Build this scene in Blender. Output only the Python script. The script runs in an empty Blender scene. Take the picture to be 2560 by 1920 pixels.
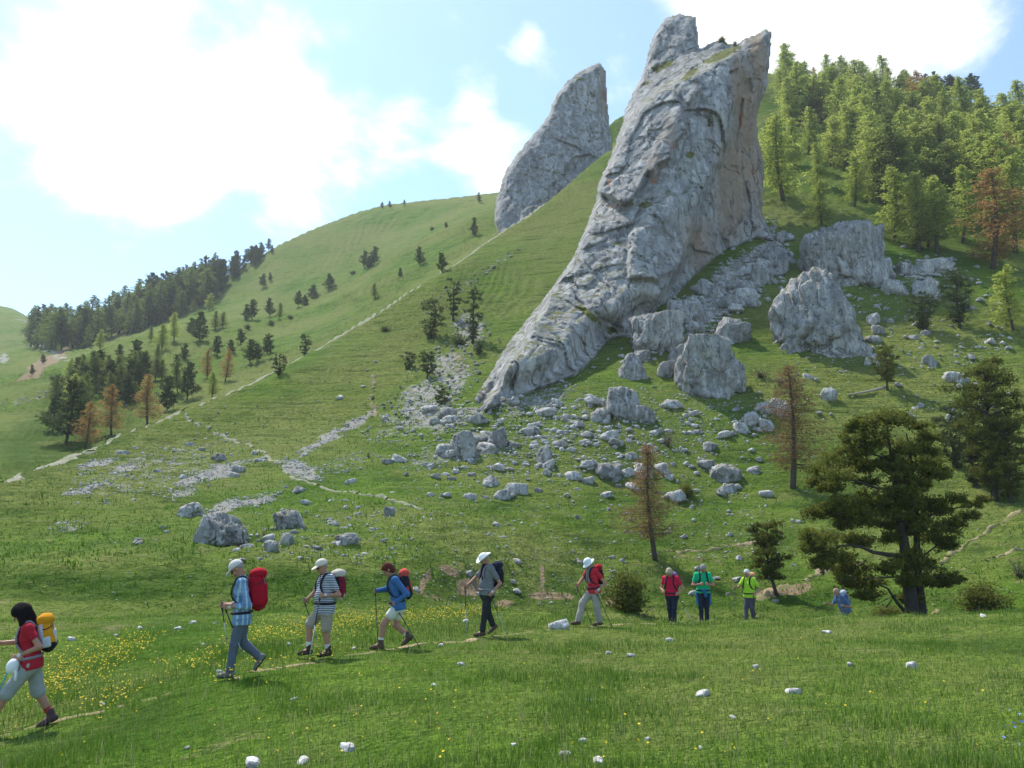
import bpy, math, random
import numpy as np
from mathutils import Vector, Matrix

scene = bpy.context.scene
COL = scene.collection
R = math.radians

# ------------------------------------------------------------------ camera
F_PX = 850.0                      # focal length in pixels of a 1024 wide picture
PITCH = math.atan2(530 - 384, F_PX)
CP, SP = math.cos(PITCH), math.sin(PITCH)
cam_data = bpy.data.cameras.new('camera')
cam_data.sensor_width = 36.0
cam_data.lens = 36.0 * F_PX / 1024.0
cam_data.clip_start = 0.1
cam_data.clip_end = 20000
cam = bpy.data.objects.new('camera', cam_data)
cam.location = (0, 0, 0)
cam.rotation_euler = (math.pi / 2 + PITCH, 0, 0)
COL.objects.link(cam)
scene.camera = cam

def ray(px, py):
    """direction through a picture point, scaled so that its forward (Y) component is 1"""
    dx = (np.asarray(px, float) - 512) / F_PX
    dy = (384 - np.asarray(py, float)) / F_PX
    w = CP - dy * SP
    return dx / w, (SP + dy * CP) / w

def project(X, Y, Z):
    f = Y * CP + Z * SP
    u = -Y * SP + Z * CP
    return 512 + F_PX * X / f, 384 - F_PX * u / f

# ------------------------------------------------------------------ sun and sky
SUN_EL, SUN_AZ = R(56), R(-36)    # azimuth from +Y (view direction) towards +X
sdir = Vector((math.sin(SUN_AZ) * math.cos(SUN_EL), math.cos(SUN_AZ) * math.cos(SUN_EL), math.sin(SUN_EL)))
sun_data = bpy.data.lights.new('sun', 'SUN')
sun_data.energy = 3.8
sun_data.angle = R(1.2)
sun_data.color = (1.0, 0.95, 0.86)
sun = bpy.data.objects.new('sun', sun_data)
sun.rotation_euler = sdir.to_track_quat('Z', 'Y').to_euler()
sun.location = (0, 0, 200)
COL.objects.link(sun)

world = bpy.data.worlds.new('World')
scene.world = world
world.use_nodes = True
wt = world.node_tree
wn, wl = wt.nodes, wt.links
wn.clear()
w_out = wn.new('ShaderNodeOutputWorld')
w_bg = wn.new('ShaderNodeBackground')
w_bg.inputs['Strength'].default_value = 0.15
wl.new(w_bg.outputs[0], w_out.inputs[0])
w_sky = wn.new('ShaderNodeTexSky')
w_sky.sky_type = 'NISHITA'
w_sky.sun_disc = False
w_sky.sun_elevation = SUN_EL
w_sky.sun_rotation = SUN_AZ
w_sky.altitude = 1500
w_sky.air_density = 1.0
w_sky.dust_density = 2.0
w_sky.ozone_density = 1.3
w_tc = wn.new('ShaderNodeTexCoord')

def wmath(op, a, b=None, c=None):
    n = wn.new('ShaderNodeMath'); n.operation = op
    for i, v in enumerate((a, b, c)):
        if v is None: continue
        if isinstance(v, (int, float)): n.inputs[i].default_value = v
        else: wl.new(v, n.inputs[i])
    return n.outputs[0]

w_sep = wn.new('ShaderNodeSeparateXYZ')
wl.new(w_tc.outputs['Generated'], w_sep.inputs[0])
zden = wmath('ADD', wmath('MAXIMUM', w_sep.outputs[2], 0.0), 0.30)
w_comb = wn.new('ShaderNodeCombineXYZ')
wl.new(wmath('DIVIDE', w_sep.outputs[0], zden), w_comb.inputs[0])
wl.new(wmath('DIVIDE', w_sep.outputs[1], zden), w_comb.inputs[1])
w_comb.inputs[2].default_value = 3.7

def wnoise(scale, detail, rough, dist, off):
    m = wn.new('ShaderNodeMapping'); m.inputs['Location'].default_value = off
    wl.new(w_comb.outputs[0], m.inputs[0])
    n = wn.new('ShaderNodeTexNoise')
    n.inputs['Scale'].default_value = scale; n.inputs['Detail'].default_value = detail
    n.inputs['Roughness'].default_value = rough; n.inputs['Distortion'].default_value = dist
    wl.new(m.outputs[0], n.inputs['Vector'])
    return n.outputs['Fac']

def bank(px, py, spread, weight):
    """where a bank of cumulus stands in the sky (a direction and a width)"""
    a, e = ray(px, py)
    d = Vector((float(a), 1.0, float(e))).normalized()
    n = wn.new('ShaderNodeVectorMath'); n.operation = 'DOT_PRODUCT'
    wl.new(w_tc.outputs['Generated'], n.inputs[0]); n.inputs[1].default_value = d
    mr = wn.new('ShaderNodeMapRange'); mr.interpolation_type = 'SMOOTHSTEP'
    mr.inputs['From Min'].default_value = math.cos(R(spread)); mr.inputs['From Max'].default_value = 1.0
    mr.inputs['To Min'].default_value = 0.0; mr.inputs['To Max'].default_value = weight
    wl.new(n.outputs['Value'], mr.inputs[0])
    return mr.outputs[0]

big = wnoise(1.5, 6, 0.56, 0.15, (0.4, 2.2, 0))
fine = wnoise(5.0, 8, 0.62, 0.25, (3.1, 0.7, 1.0))
cover = wmath('ADD', wmath('MULTIPLY', big, 0.50), wmath('MULTIPLY', fine, 0.78))
for args in [(60, 70, 12, 0.15), (20, 100, 8, 0.06), (170, 70, 11, 0.15), (290, 75, 6, 0.10), (330, 120, 8, 0.13), (250, 160, 8, 0.15), (120, 165, 7, 0.10), (200, 98, 5, -0.10), (120, 85, 4, -0.05), (15, 8, 5, -0.08), (110, 200, 5, 0.08),
        (430, 150, 7, 0.16), (500, 150, 5, 0.16), (150, 215, 4, 0.10), (290, 226, 3, 0.12), (110, 268, 3, 0.10), (780, 20, 9, 0.24), (880, 25, 8, 0.16),
        (640, 85, 3.5, 0.12), (544, 56, 2.8, 0.15), (476, 86, 2.6, 0.15), (515, 30, 2.4, 0.13), (613, 47, 2.2, 0.14), (475, 60, 2.6, 0.06),
        (420, -12, 6, 0.14), (350, 0, 4, 0.08), (960, 45, 4, 0.10), (1010, 12, 5, 0.14), (545, 30, 10, -0.09), (440, 50, 7, -0.08), (330, 30, 7, -0.10), (985, 72, 5, -0.14), (60, 285, 11, -0.14), (420, 215, 5, -0.10), (260, 262, 6, -0.10), (20, 180, 4, -0.08), (200, 10, 4, -0.04)]:
    cover = wmath('ADD', cover, bank(*args))
w_ramp = wn.new('ShaderNodeMapRange'); w_ramp.interpolation_type = 'SMOOTHSTEP'
w_ramp.inputs['From Min'].default_value = 0.67; w_ramp.inputs['From Max'].default_value = 0.94
w_ramp.inputs['To Min'].default_value = 0.12
wl.new(cover, w_ramp.inputs[0])
w_thick = wn.new('ShaderNodeMapRange')
w_thick.inputs['From Min'].default_value = 0.95; w_thick.inputs['From Max'].default_value = 1.35
wl.new(cover, w_thick.inputs[0])
w_shade = wn.new('ShaderNodeMix'); w_shade.data_type = 'RGBA'
w_shade.inputs['A'].default_value = (5.6, 5.75, 5.9, 1)
w_shade.inputs['B'].default_value = (4.5, 4.7, 5.0, 1)
wl.new(w_thick.outputs[0], w_shade.inputs['Factor'])
w_gain = wn.new('ShaderNodeMix'); w_gain.data_type = 'RGBA'; w_gain.blend_type = 'MULTIPLY'
w_gain.inputs['Factor'].default_value = 1.0
w_gain.inputs['B'].default_value = (0.80, 1.02, 1.08, 1)
wl.new(w_sky.outputs[0], w_gain.inputs['A'])
w_mix = wn.new('ShaderNodeMix'); w_mix.data_type = 'RGBA'
wl.new(w_ramp.outputs[0], w_mix.inputs['Factor'])
wl.new(w_gain.outputs['Result'], w_mix.inputs['A'])
wl.new(w_shade.outputs['Result'], w_mix.inputs['B'])
wl.new(w_mix.outputs['Result'], w_bg.inputs['Color'])

world.cycles.sampling_method = 'MANUAL'
world.cycles.sample_map_resolution = 512
scene.view_settings.view_transform = 'Standard'
scene.view_settings.look = 'None'
scene.view_settings.exposure = 0.74
scene.view_settings.gamma = 1.0
scene.render.engine = 'CYCLES'
scene.cycles.max_bounces = 5
scene.cycles.diffuse_bounces = 3
scene.cycles.transparent_max_bounces = 6
scene.cycles.use_denoising = True
scene.cycles.use_adaptive_sampling = True
scene.cycles.adaptive_threshold = 0.02

# ------------------------------------------------------------------ helpers
def tag(o, label=None, cat=None, group=None, kind=None):
    if label: o['label'] = label
    if cat: o['category'] = cat
    if group: o['group'] = group
    if kind: o['kind'] = kind
    return o

def link(o, parent=None):
    COL.objects.link(o)
    if parent is not None: o.parent = parent
    return o

def empty(name, loc, rz=0.0):
    o = bpy.data.objects.new(name, None)
    o.empty_display_size = 0.2
    o.location = loc; o.rotation_euler = (0, 0, rz)
    return link(o)

def mesh_data(name, verts, faces, mats=(), smooth=True, col=None, fmat=None, attrs=None):
    """verts (N,3); faces: (M,3)/(M,4) array or a list of such arrays"""
    me = bpy.data.meshes.new(name)
    verts = np.asarray(verts, np.float32)
    fl = faces if isinstance(faces, (list, tuple)) else [faces]
    fl = [np.asarray(f, np.int32) for f in fl if len(f)]
    nloop = sum(f.size for f in fl); npoly = sum(len(f) for f in fl)
    me.vertices.add(len(verts)); me.vertices.foreach_set('co', verts.ravel())
    me.loops.add(nloop); me.polygons.add(npoly)
    me.loops.foreach_set('vertex_index', np.concatenate([f.ravel() for f in fl]))
    starts, s = [], 0
    for f in fl:
        k = f.shape[1]; starts.append(s + np.arange(len(f)) * k); s += f.size
    me.polygons.foreach_set('loop_start', np.concatenate(starts).astype(np.int32))
    me.polygons.foreach_set('use_smooth', np.full(npoly, smooth, bool))
    for m in (mats if isinstance(mats, (list, tuple)) else [mats]): me.materials.append(m)
    if fmat is not None: me.polygons.foreach_set('material_index', np.asarray(fmat, np.int32))
    if col is not None:
        c = np.ones((len(verts), 4), np.float32); col = np.asarray(col, np.float32)
        if col.ndim == 1: c[:, :3] = col[:, None]
        else: c[:, :3] = col
        at = me.attributes.new('Col', 'FLOAT_COLOR', 'POINT'); at.data.foreach_set('color', c.ravel())
    for k, v in (attrs or {}).items():
        at = me.attributes.new(k, 'FLOAT', 'POINT'); at.data.foreach_set('value', np.asarray(v, np.float32))
    me.update(calc_edges=True)
    return me

def obj(name, me, parent=None):
    return link(bpy.data.objects.new(name, me), parent)

# vectorised gradient noise
_prng = np.random.RandomState(7)
_perm = np.tile(_prng.permutation(512), 3)
_grad = _prng.normal(size=(512, 3)); _grad /= np.linalg.norm(_grad, axis=1)[:, None]
def perlin(p):
    p = np.asarray(p, float)
    i = np.floor(p).astype(int); f = p - i; i &= 511
    u = f * f * f * (f * (f * 6 - 15) + 10)
    out = 0
    for dx in (0, 1):
        hx = _perm[(i[..., 0] + dx) & 511]
        wx = u[..., 0] if dx else 1 - u[..., 0]
        for dy in (0, 1):
            hy = _perm[hx + ((i[..., 1] + dy) & 511)]
            wy = u[..., 1] if dy else 1 - u[..., 1]
            for dz in (0, 1):
                g = _grad[_perm[hy + ((i[..., 2] + dz) & 511)] & 511]
                wz = u[..., 2] if dz else 1 - u[..., 2]
                d = g[..., 0] * (f[..., 0] - dx) + g[..., 1] * (f[..., 1] - dy) + g[..., 2] * (f[..., 2] - dz)
                out = out + wx * wy * wz * d
    return out * 1.5
def fbm(p, octaves=4, rough=0.5, lac=2.03):
    s, a, t = 0, 1.0, 0.0
    p = np.asarray(p, float)
    for o in range(octaves):
        s = s + a * perlin(p + o * 17.3); t += a; a *= rough; p = p * lac
    return s / t
def ridged(p, octaves=4, rough=0.55):
    s, a, t = 0, 1.0, 0.0
    p = np.asarray(p, float)
    for o in range(octaves):
        s = s + a * (1 - np.abs(perlin(p + o * 9.1)) * 2); t += a; a *= rough; p = p * 2.1
    return s / t
def sstep(x, a, b):
    t = np.clip((np.asarray(x, float) - a) / (b - a), 0, 1)
    return t * t * (3 - 2 * t)

def facet(p, seed=0):
    """broken-rock noise: every cell is a tilted plane; returns height and distance to the nearest joint"""
    p = np.asarray(p, float); i = np.floor(p).astype(int)
    f1 = np.full(p.shape[:-1], 9.0); f2 = f1.copy(); val = np.zeros(p.shape[:-1])
    for dx in (-1, 0, 1):
        for dy in (-1, 0, 1):
            for dz in (-1, 0, 1):
                c = i + np.array([dx, dy, dz])
                h = _perm[_perm[_perm[(c[..., 0] + seed) & 511] + (c[..., 1] & 511)] + (c[..., 2] & 511)] & 511
                g = _grad[h]; cen = c + .5 + .42 * _grad[(h * 7 + 3) & 511]
                q = p - cen; d = (q * q).sum(-1)
                v = (q * g).sum(-1) * .9 + (h / 256.0 - 1) * .55
                nearer = d < f1
                f2 = np.where(nearer, f1, np.minimum(f2, d)); val = np.where(nearer, v, val); f1 = np.where(nearer, d, f1)
    return val, np.sqrt(f2) - np.sqrt(f1)

# ------------------------------------------------------------------ materials
def new_mat(name):
    m = bpy.data.materials.new(name); m.use_nodes = True
    nt = m.node_tree; nt.nodes.clear()
    return m, nt
class NT:
    def __init__(s, nt): s.nt, s.n, s.l = nt, nt.nodes, nt.links
    def node(s, t, **kw):
        n = s.n.new(t)
        for k, v in kw.items(): setattr(n, k, v)
        return n
    def put(s, sock, v):
        if isinstance(v, bpy.types.NodeSocket): s.l.new(v, sock)
        else: sock.default_value = v
    def math(s, op, a, b=0.0, c=None):
        n = s.node('ShaderNodeMath', operation=op); s.put(n.inputs[0], a); s.put(n.inputs[1], b)
        if c is not None: s.put(n.inputs[2], c)
        return n.outputs[0]
    def mix(s, f, a, b, blend='MIX'):
        n = s.node('ShaderNodeMix', data_type='RGBA', blend_type=blend)
        s.put(n.inputs['Factor'], f)
        s.put(n.inputs['A'], (*a, 1) if isinstance(a, tuple) and len(a) == 3 else a)
        s.put(n.inputs['B'], (*b, 1) if isinstance(b, tuple) and len(b) == 3 else b)
        return n.outputs['Result']
    def rng(s, v, a, b, c=0.0, d=1.0, smooth=False):
        n = s.node('ShaderNodeMapRange'); n.interpolation_type = 'SMOOTHSTEP' if smooth else 'LINEAR'
        s.put(n.inputs[0], v)
        for k, x in zip(('From Min', 'From Max', 'To Min', 'To Max'), (a, b, c, d)): n.inputs[k].default_value = x
        return n.outputs[0]
    def obj_co(s, scale=None, kind='Object'):
        t = s.node('ShaderNodeTexCoord')
        o = t.outputs[kind]
        if scale is not None:
            m = s.node('ShaderNodeMapping'); m.inputs['Scale'].default_value = scale
            s.l.new(o, m.inputs[0]); o = m.outputs[0]
        return o
    def geo(s, what='Position'): return s.node('ShaderNodeNewGeometry').outputs[what]
    def noise(s, vec, scale, detail=4, rough=0.55, dist=0.0):
        n = s.node('ShaderNodeTexNoise'); s.put(n.inputs['Vector'], vec)
        n.inputs['Scale'].default_value = scale; n.inputs['Detail'].default_value = detail
        n.inputs['Roughness'].default_value = rough; n.inputs['Distortion'].default_value = dist
        return n.outputs['Fac']
    def attr(s, name, out='Fac'): return s.node('ShaderNodeAttribute', attribute_name=name).outputs[out]
    def bump(s, h, strength=0.5, dist=0.1, normal=None):
        n = s.node('ShaderNodeBump'); s.put(n.inputs['Height'], h)
        n.inputs['Strength'].default_value = strength; n.inputs['Distance'].default_value = dist
        if normal is not None: s.l.new(normal, n.inputs['Normal'])
        return n.outputs[0]
    def finish(s, color, rough=0.85, normal=None, spec=0.2, translucent=None):
        b = s.node('ShaderNodeBsdfPrincipled')
        s.put(b.inputs['Base Color'], (*color, 1) if isinstance(color, tuple) and len(color) == 3 else color)
        s.put(b.inputs['Roughness'], rough); b.inputs['Specular IOR Level'].default_value = spec
        if normal is not None: s.l.new(normal, b.inputs['Normal'])
        o = s.node('ShaderNodeOutputMaterial')
        if translucent:
            t = s.node('ShaderNodeBsdfTranslucent'); s.put(t.inputs[0], color if not isinstance(color, tuple) else (*color, 1))
            m = s.node('ShaderNodeMixShader'); m.inputs[0].default_value = translucent
            s.l.new(b.outputs[0], m.inputs[1]); s.l.new(t.outputs[0], m.inputs[2]); s.l.new(m.outputs[0], o.inputs[0])
        else: s.l.new(b.outputs[0], o.inputs[0])

def plain(name, c, rough=0.8, var=0.25, scale=20.0, bump=0.0, spec=0.25):
    m, nt = new_mat(name); t = NT(nt)
    co = t.obj_co()
    n = t.noise(co, scale, 4, 0.6)
    dark = tuple(x * (1 - var) for x in c); lite = tuple(min(1, x * (1 + var)) for x in c)
    t.finish(t.mix(n, dark, lite), rough, t.bump(n, bump, 0.02) if bump else None, spec)
    return m

def leaf_mat(name, c1, c2, trans=0.35):
    m, nt = new_mat(name); t = NT(nt)
    v = t.attr('Col')
    rnd = t.node('ShaderNodeObjectInfo').outputs['Random']
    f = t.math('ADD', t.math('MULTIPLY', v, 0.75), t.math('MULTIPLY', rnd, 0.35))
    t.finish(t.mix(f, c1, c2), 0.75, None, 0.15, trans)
    return m
# ------------------------------------------------------------------ the lie of the land
# Each list follows one line of the landscape from left to right: where it stands in the view and how many metres away
def below(lst, d, k): return [(x, y + d, Y * k) for x, y, Y in lst]
crest = [(-120, 520, 34), (0, 483, 48), (93, 448, 66), (185, 412, 82), (273, 375, 93), (324, 345, 101), (370, 319, 108), (417, 289, 116), (463, 259, 124),
         (514, 224, 134), (546, 207, 140), (580, 175, 150), (616, 139, 160)]
spur = [(-100, 410, 130), (0, 385, 150), (73, 361, 165), (130, 335, 180), (160, 327, 185), (256, 318, 200), (288, 312, 203), (340, 290, 208), (379, 265, 210), (420, 240, 212),
        (470, 213, 215), (520, 200, 220), (580, 160, 222), (616, 113, 205)]
farcrest = [(-100, 362, 300), (0, 352, 300), (50, 343, 300), (100, 333, 300), (170, 305, 310), (220, 280, 315), (280, 244, 320), (330, 222, 325), (380, 206, 325), (430, 200, 320),
            (480, 196, 310), (540, 185, 300), (616, 122, 280)]
LINES = [
    [(0, 768, 8.8), (300, 768, 7.2), (512, 768, 6.7), (1024, 768, 6.5)],
    [(0, 738, 11), (245, 677, 12.5), (326, 658, 14.7), (400, 647, 15.4), (490, 636, 17.6), (595, 628, 19.5), (704, 632, 19), (850, 638, 17), (1024, 645, 16)],
    [(0, 622, 19), (150, 618, 20), (245, 614, 21), (330, 612, 22), (400, 611, 23), (490, 613, 23), (595, 620.5, 22.5), (673, 624, 23.6), (704, 624, 24.6), (750, 621.5, 24), (842, 619, 23), (930, 616, 22), (1024, 612, 21)],
    [(0, 620, 21.5), (245, 616, 24.5), (400, 616, 26.5), (490, 617, 29), (595, 630, 30), (704, 634, 31), (842, 642, 31), (930, 636, 32), (1024, 628, 32)],
    [(0, 600, 24), (200, 600, 26.5), (400, 600, 28.5), (490, 608, 33), (595, 613, 36), (704, 610, 39), (842, 610, 39), (930, 606, 38), (1024, 596, 37)],
    [(0, 570, 26.5), (200, 558, 29.5), (400, 556, 32), (595, 562, 44.5), (704, 562, 46), (842, 560, 46), (1024, 540, 45)],
    [(0, 545, 35.5), (200, 510, 45), (400, 495, 49), (595, 490, 54), (704, 485, 57), (842, 480, 58), (1024, 460, 57)],
    [(0, 520, 40.5), (200, 465, 58), (400, 430, 66), (475, 412, 67), (595, 405, 67), (704, 400, 69), (842, 400, 70), (1024, 385, 70)],
    [(0, 500, 44.5), (200, 430, 71), (330, 385, 84), (400, 360, 90), (500, 330, 94), (595, 312, 92), (704, 300, 91), (842, 300, 90), (1024, 285, 92)],
    crest + [(650, 160, 148), (700, 205, 124), (760, 205, 121), (850, 190, 126), (1024, 180, 133)],
    below(crest, 9, 1.12) + [(650, 148, 160), (700, 165, 145), (760, 155, 147), (850, 145, 152), (1024, 143, 160)],
    below(crest, -4, 1.36) + [(650, 138, 180), (700, 125, 170), (760, 118, 170), (850, 112, 175), (1024, 124, 185)],
    spur + [(650, 106, 203), (700, 100, 190), (760, 90, 190), (850, 97, 196), (1024, 115, 212)],
    below(spur, 5, 1.10) + [(650, 115, 225), (700, 85, 205), (770, 72, 205), (850, 84, 212), (930, 95, 220), (1024, 112, 235)],
    [(-100, 365, 215), (0, 362, 225), (50, 352, 240), (100, 345, 250), (170, 322, 260), (220, 303, 265), (280, 285, 270), (330, 262, 275), (380, 240, 280), (430, 222, 280), (480, 205, 280), (540, 192, 275), (616, 118, 240),
     (650, 118, 250), (700, 90, 240), (770, 80, 240), (850, 92, 245), (1024, 120, 265)],
    farcrest + [(700, 100, 290), (850, 105, 300), (1024, 130, 310)],
    below(farcrest, 10, 1.13) + [(700, 125, 350), (850, 130, 360), (1024, 150, 370)],
    [(-100, 300, 480), (0, 304, 480), (20, 308, 470), (45, 329, 440), (70, 352, 430), (170, 330, 430), (280, 280, 430), (430, 240, 430), (616, 200, 430), (1024, 200, 450)],
]
NA, NS, KSUB = 900, 1900, 24
A_LO, A_HI = -1.3, 1.3
S_LO, S_HI = 0.0, math.log(1500.0)
a_grid = np.linspace(A_LO, A_HI, NA)
def _smooth(v, sig):
    k = int(sig * 3) + 1; w = np.exp(-0.5 * (np.arange(-k, k + 1) / sig) ** 2); w /= w.sum()
    return np.convolve(np.pad(v, k, mode='edge'), w, mode='valid')
keys_s, keys_e = [np.full(NA, 0.0)], [np.full(NA, -1.62)]
for ln in LINES:
    p = np.array(ln, float)
    a, e = ray(p[:, 0], p[:, 1])
    o = np.argsort(a); a, e, s = a[o], e[o], np.log(p[o, 2])
    keys_s.append(_smooth(np.interp(a_grid, a, s), 7.0)); keys_e.append(_smooth(np.interp(a_grid, a, e), 7.0))
keys_s.append(np.full(NA, math.log(900.0))); keys_e.append(np.full(NA, 0.06))
keys_s.append(np.full(NA, S_HI)); keys_e.append(np.full(NA, 0.01))
KS, KE = np.array(keys_s), np.array(keys_e)          # (K, NA)
for k in range(1, len(KS)): KS[k] = np.maximum(KS[k], KS[k - 1] + 0.012)
# shape-preserving cubic in the line index
def pchip_rows(V, sub):
    K = len(V); d = np.diff(V, axis=0); m = np.zeros_like(V)
    prod = d[:-1] * d[1:]
    m[1:-1] = np.where(prod > 0, 2 * prod / np.where(np.abs(d[:-1] + d[1:]) < 1e-9, 1e-9, d[:-1] + d[1:]), 0)
    m[0], m[-1] = d[0], d[-1]
    t = np.linspace(0, 1, sub, endpoint=False)[:, None, None]
    h00, h10, h01, h11 = 2*t**3-3*t**2+1, t**3-2*t**2+t, -2*t**3+3*t**2, t**3-t**2
    o = h00 * V[:-1] + h10 * m[:-1] + h01 * V[1:] + h11 * m[1:]
    return np.concatenate([o.transpose(1, 0, 2).reshape(-1, V.shape[1]), V[-1:]])
FS, FE = pchip_rows(KS, KSUB), pchip_rows(KE, KSUB)
s_grid = np.linspace(S_LO, S_HI, NS)
ETAB = np.stack([np.interp(s_grid, FS[:, j], FE[:, j]) for j in range(NA)])     # (NA, NS)

def base_e(a, s):
    fa = np.clip((a - A_LO) / (A_HI - A_LO) * (NA - 1), 0, NA - 1.001); fs = np.clip((s - S_LO) / (S_HI - S_LO) * (NS - 1), 0, NS - 1.001)
    i, j = fa.astype(int), fs.astype(int); u, v = fa - i, fs - j
    return (ETAB[i, j] * (1-u) * (1-v) + ETAB[i+1, j] * u * (1-v) + ETAB[i, j+1] * (1-u) * v + ETAB[i+1, j+1] * u * v)

def ground_z(X, Y):
    X = np.asarray(X, float); Y = np.asarray(Y, float)
    Yc = np.maximum(Y, 1.05)
    z = base_e(X / Yc, np.log(Yc)) * Yc
    P = np.stack([X, Y, np.zeros_like(X)], -1)
    near = 1 - sstep(Y, 22, 40); hill = sstep(Y, 26, 60)
    z = z + near * (0.05 * fbm(P * 0.55, 3) + 0.025 * perlin(P * 2.3))
    z = z + hill * (0.55 * fbm(P * 0.09, 3) * sstep(Y, 40, 110) + 0.40 * fbm(P * 0.33, 4, .6))
    n = perlin(P * 0.06) * 1.1 + perlin(P * 0.30) * 0.22
    terr = sstep(perlin(P * 0.045 + 5.0), -0.25, 0.15) * sstep(Y, 45, 75) * (1 - sstep(Y, 300, 420))
    lam = 0.62 + 0.003 * np.maximum(Y - 80, 0)
    z = z + 0.19 * terr * lam / 0.62 * np.sin(2 * np.pi * (z / lam + n))
    low = sstep(Y, 21, 25) * (1 - sstep(Y, 44, 60))          # broken, hummocky bank beyond the meadow
    z = z + low * (0.34 * fbm(P * 0.6 + 3.0, 3) + 0.20 * np.abs(perlin(P * 1.3)))
    return z

def hit(px, py):
    """first point of the ground seen along a line of sight: (X, Y, Z)"""
    px = np.atleast_1d(np.asarray(px, float)); py = np.atleast_1d(np.asarray(py, float))
    a, e = ray(px, py)
    ia = np.clip(((a - A_LO) / (A_HI - A_LO) * (NA - 1)).round().astype(int), 0, NA - 1)
    out = np.empty((len(a), 3))
    j0 = int(math.log(4.0) / S_HI * NS)
    for k in range(len(a)):
        w = np.nonzero(ETAB[ia[k], j0:] >= e[k])[0]
        s = s_grid[j0 + (w[0] if len(w) else NS - 1 - j0)]
        out[k, 1] = math.exp(s)
    out[:, 0] = a * out[:, 1]
    out[:, 2] = ground_z(out[:, 0], out[:, 1])
    return out
def spot(px, py): return Vector(hit(px, py)[0])
def m_per_px(Y): return Y / F_PX

# worn and stony places of the ground: (px, py, half width, half height, tilt degrees, strength)
SCREE = [(600, 432, 165, 36, 8, .30), (890, 335, 110, 40, 0, .24), (340, 535, 90, 22, 5, .26), (98, 465, 22, 4, 14, .8), (85, 490, 24, 4, 16, .8), (128, 468, 20, 4, 15, .7), (210, 475, 40, 8, 20, .8), (185, 492, 22, 5, 15, .6), (225, 508, 27, 5, 20, .9),
         (255, 500, 25, 5, 10, .9), (300, 470, 26, 9, -20, .8), (340, 432, 62, 4, 30, .8), (426, 405, 34, 34, 10, .62), (452, 372, 24, 26, 30, .62), (400, 425, 34, 16, 20, .5), (470, 415, 30, 12, 25, .6),
         (720, 302, 48, 18, 32, .75), (742, 268, 34, 14, 30, .7), (700, 335, 36, 10, 20, .55), (535, 402, 40, 10, 22, .6), (560, 420, 60, 16, 12, .35), (520, 445, 55, 16, 12, .4),
         (440, 455, 40, 12, 15, .5), (925, 282, 24, 10, -15, .6), (155, 470, 90, 26, 16, .45), (350, 463, 30, 8, 15, .4), (470, 330, 18, 20, 30, .6), (65, 528, 20, 5, 5, .5),
         (770, 245, 8, 30, -5, .7), (800, 320, 20, 8, 0, .4), (465, 285, 28, 4, 28, .5), (500, 262, 20, 3, 28, .4), (28, 400, 34, 3, 14, .5), (3, 358, 8, 6, 0, .7)]
SOIL = [(478, 588, 26, 10, 0, .9), (452, 572, 14, 5, -20, .8), (544, 578, 3, 16, 0, .8), (550, 596, 26, 5, 0, .8), (425, 580, 4, 18, -8, .7), (505, 604, 14, 4, 0, .7), (110, 560, 70, 5, -4, .35),
        (430, 597, 20, 4, -10, .5), (610, 600, 10, 6, 0, .6), (790, 588, 24, 6, 10, .7), (765, 592, 30, 5, 12, .6), (45, 585, 30, 6, 0, .35), (260, 575, 40, 5, -8, .35), (700, 560, 40, 4, -8, .45), (735, 545, 30, 3, -6, .5),
        (46, 362, 24, 6, 25, .9), (30, 375, 18, 4, 22, .8), (62, 352, 12, 5, 30, .7), (122, 333, 14, 5, 20, .5), (950, 560, 30, 3, 14, .4)]
DEEP_GREEN = [(120, 585, 200, 16, 0, .9), (330, 585, 120, 18, -3, .9), (560, 590, 200, 20, 0, .8), (800, 600, 200, 16, 0, .8), (700, 540, 120, 14, 0, .6), (880, 470, 90, 40, 0, .5), (60, 440, 80, 30, 15, .8), (100, 400, 60, 25, 10, .6), (640, 455, 60, 20, 0, .5), (960, 250, 60, 16, -5, .6)]  # patches where the ground colour turns a darker green
def blob_mask(px, py, blobs):
    m = np.zeros_like(px)
    for cx, cy, rx, ry, t, st in blobs:
        c, s = math.cos(R(t)), math.sin(R(t))
        dx, dy = px - cx, py - cy
        u, v = (dx * c - dy * s) / rx, (dx * s + dy * c) / ry
        m = np.maximum(m, st * np.clip(1.35 - (u * u + v * v), 0, 1))
    return m

# mesh: dense where the view sees it, coarse beyond
ai = np.concatenate([np.linspace(-1.3, -0.72, 40, endpoint=False), np.linspace(-0.72, 0.72, 560, endpoint=False), np.linspace(0.72, 1.3, 41)])
colidx = (ai - A_LO) / (A_HI - A_LO) * (NA - 1)
rows = [0.0]
K = len(KS)
for k in range(K - 1):
    # number of rows per band from its extent in the picture
    j = slice(250, 650)
    ext = np.abs(KE[k + 1, j] - KE[k, j]).max() * F_PX
    n = int(np.clip(ext / 2.1, 8, 42)) if 1 <= k < K - 3 else 10
    rows += list(k + (np.arange(n) + 1) / n)
rows = np.array(rows) * KSUB
ri = np.clip(rows.astype(int), 0, len(FS) - 2); rf = rows - ri
rowS = FS[ri] * (1 - rf)[:, None] + FS[ri + 1] * rf[:, None]           # (rows, NA)
ci = np.clip(colidx.astype(int), 0, NA - 2); cf = colidx - ci
gS = rowS[:, ci] * (1 - cf) + rowS[:, ci + 1] * cf
GY = np.exp(gS); GX = ai[None, :] * GY; GZ = ground_z(GX, GY)
nr, nc = GX.shape
V = np.stack([GX, GY, GZ], -1).reshape(-1, 3)
q = (np.arange(nr - 1)[:, None] * nc + np.arange(nc - 1)[None, :]).ravel()
Fq = np.stack([q, q + 1, q + nc + 1, q + nc], -1)
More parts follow.
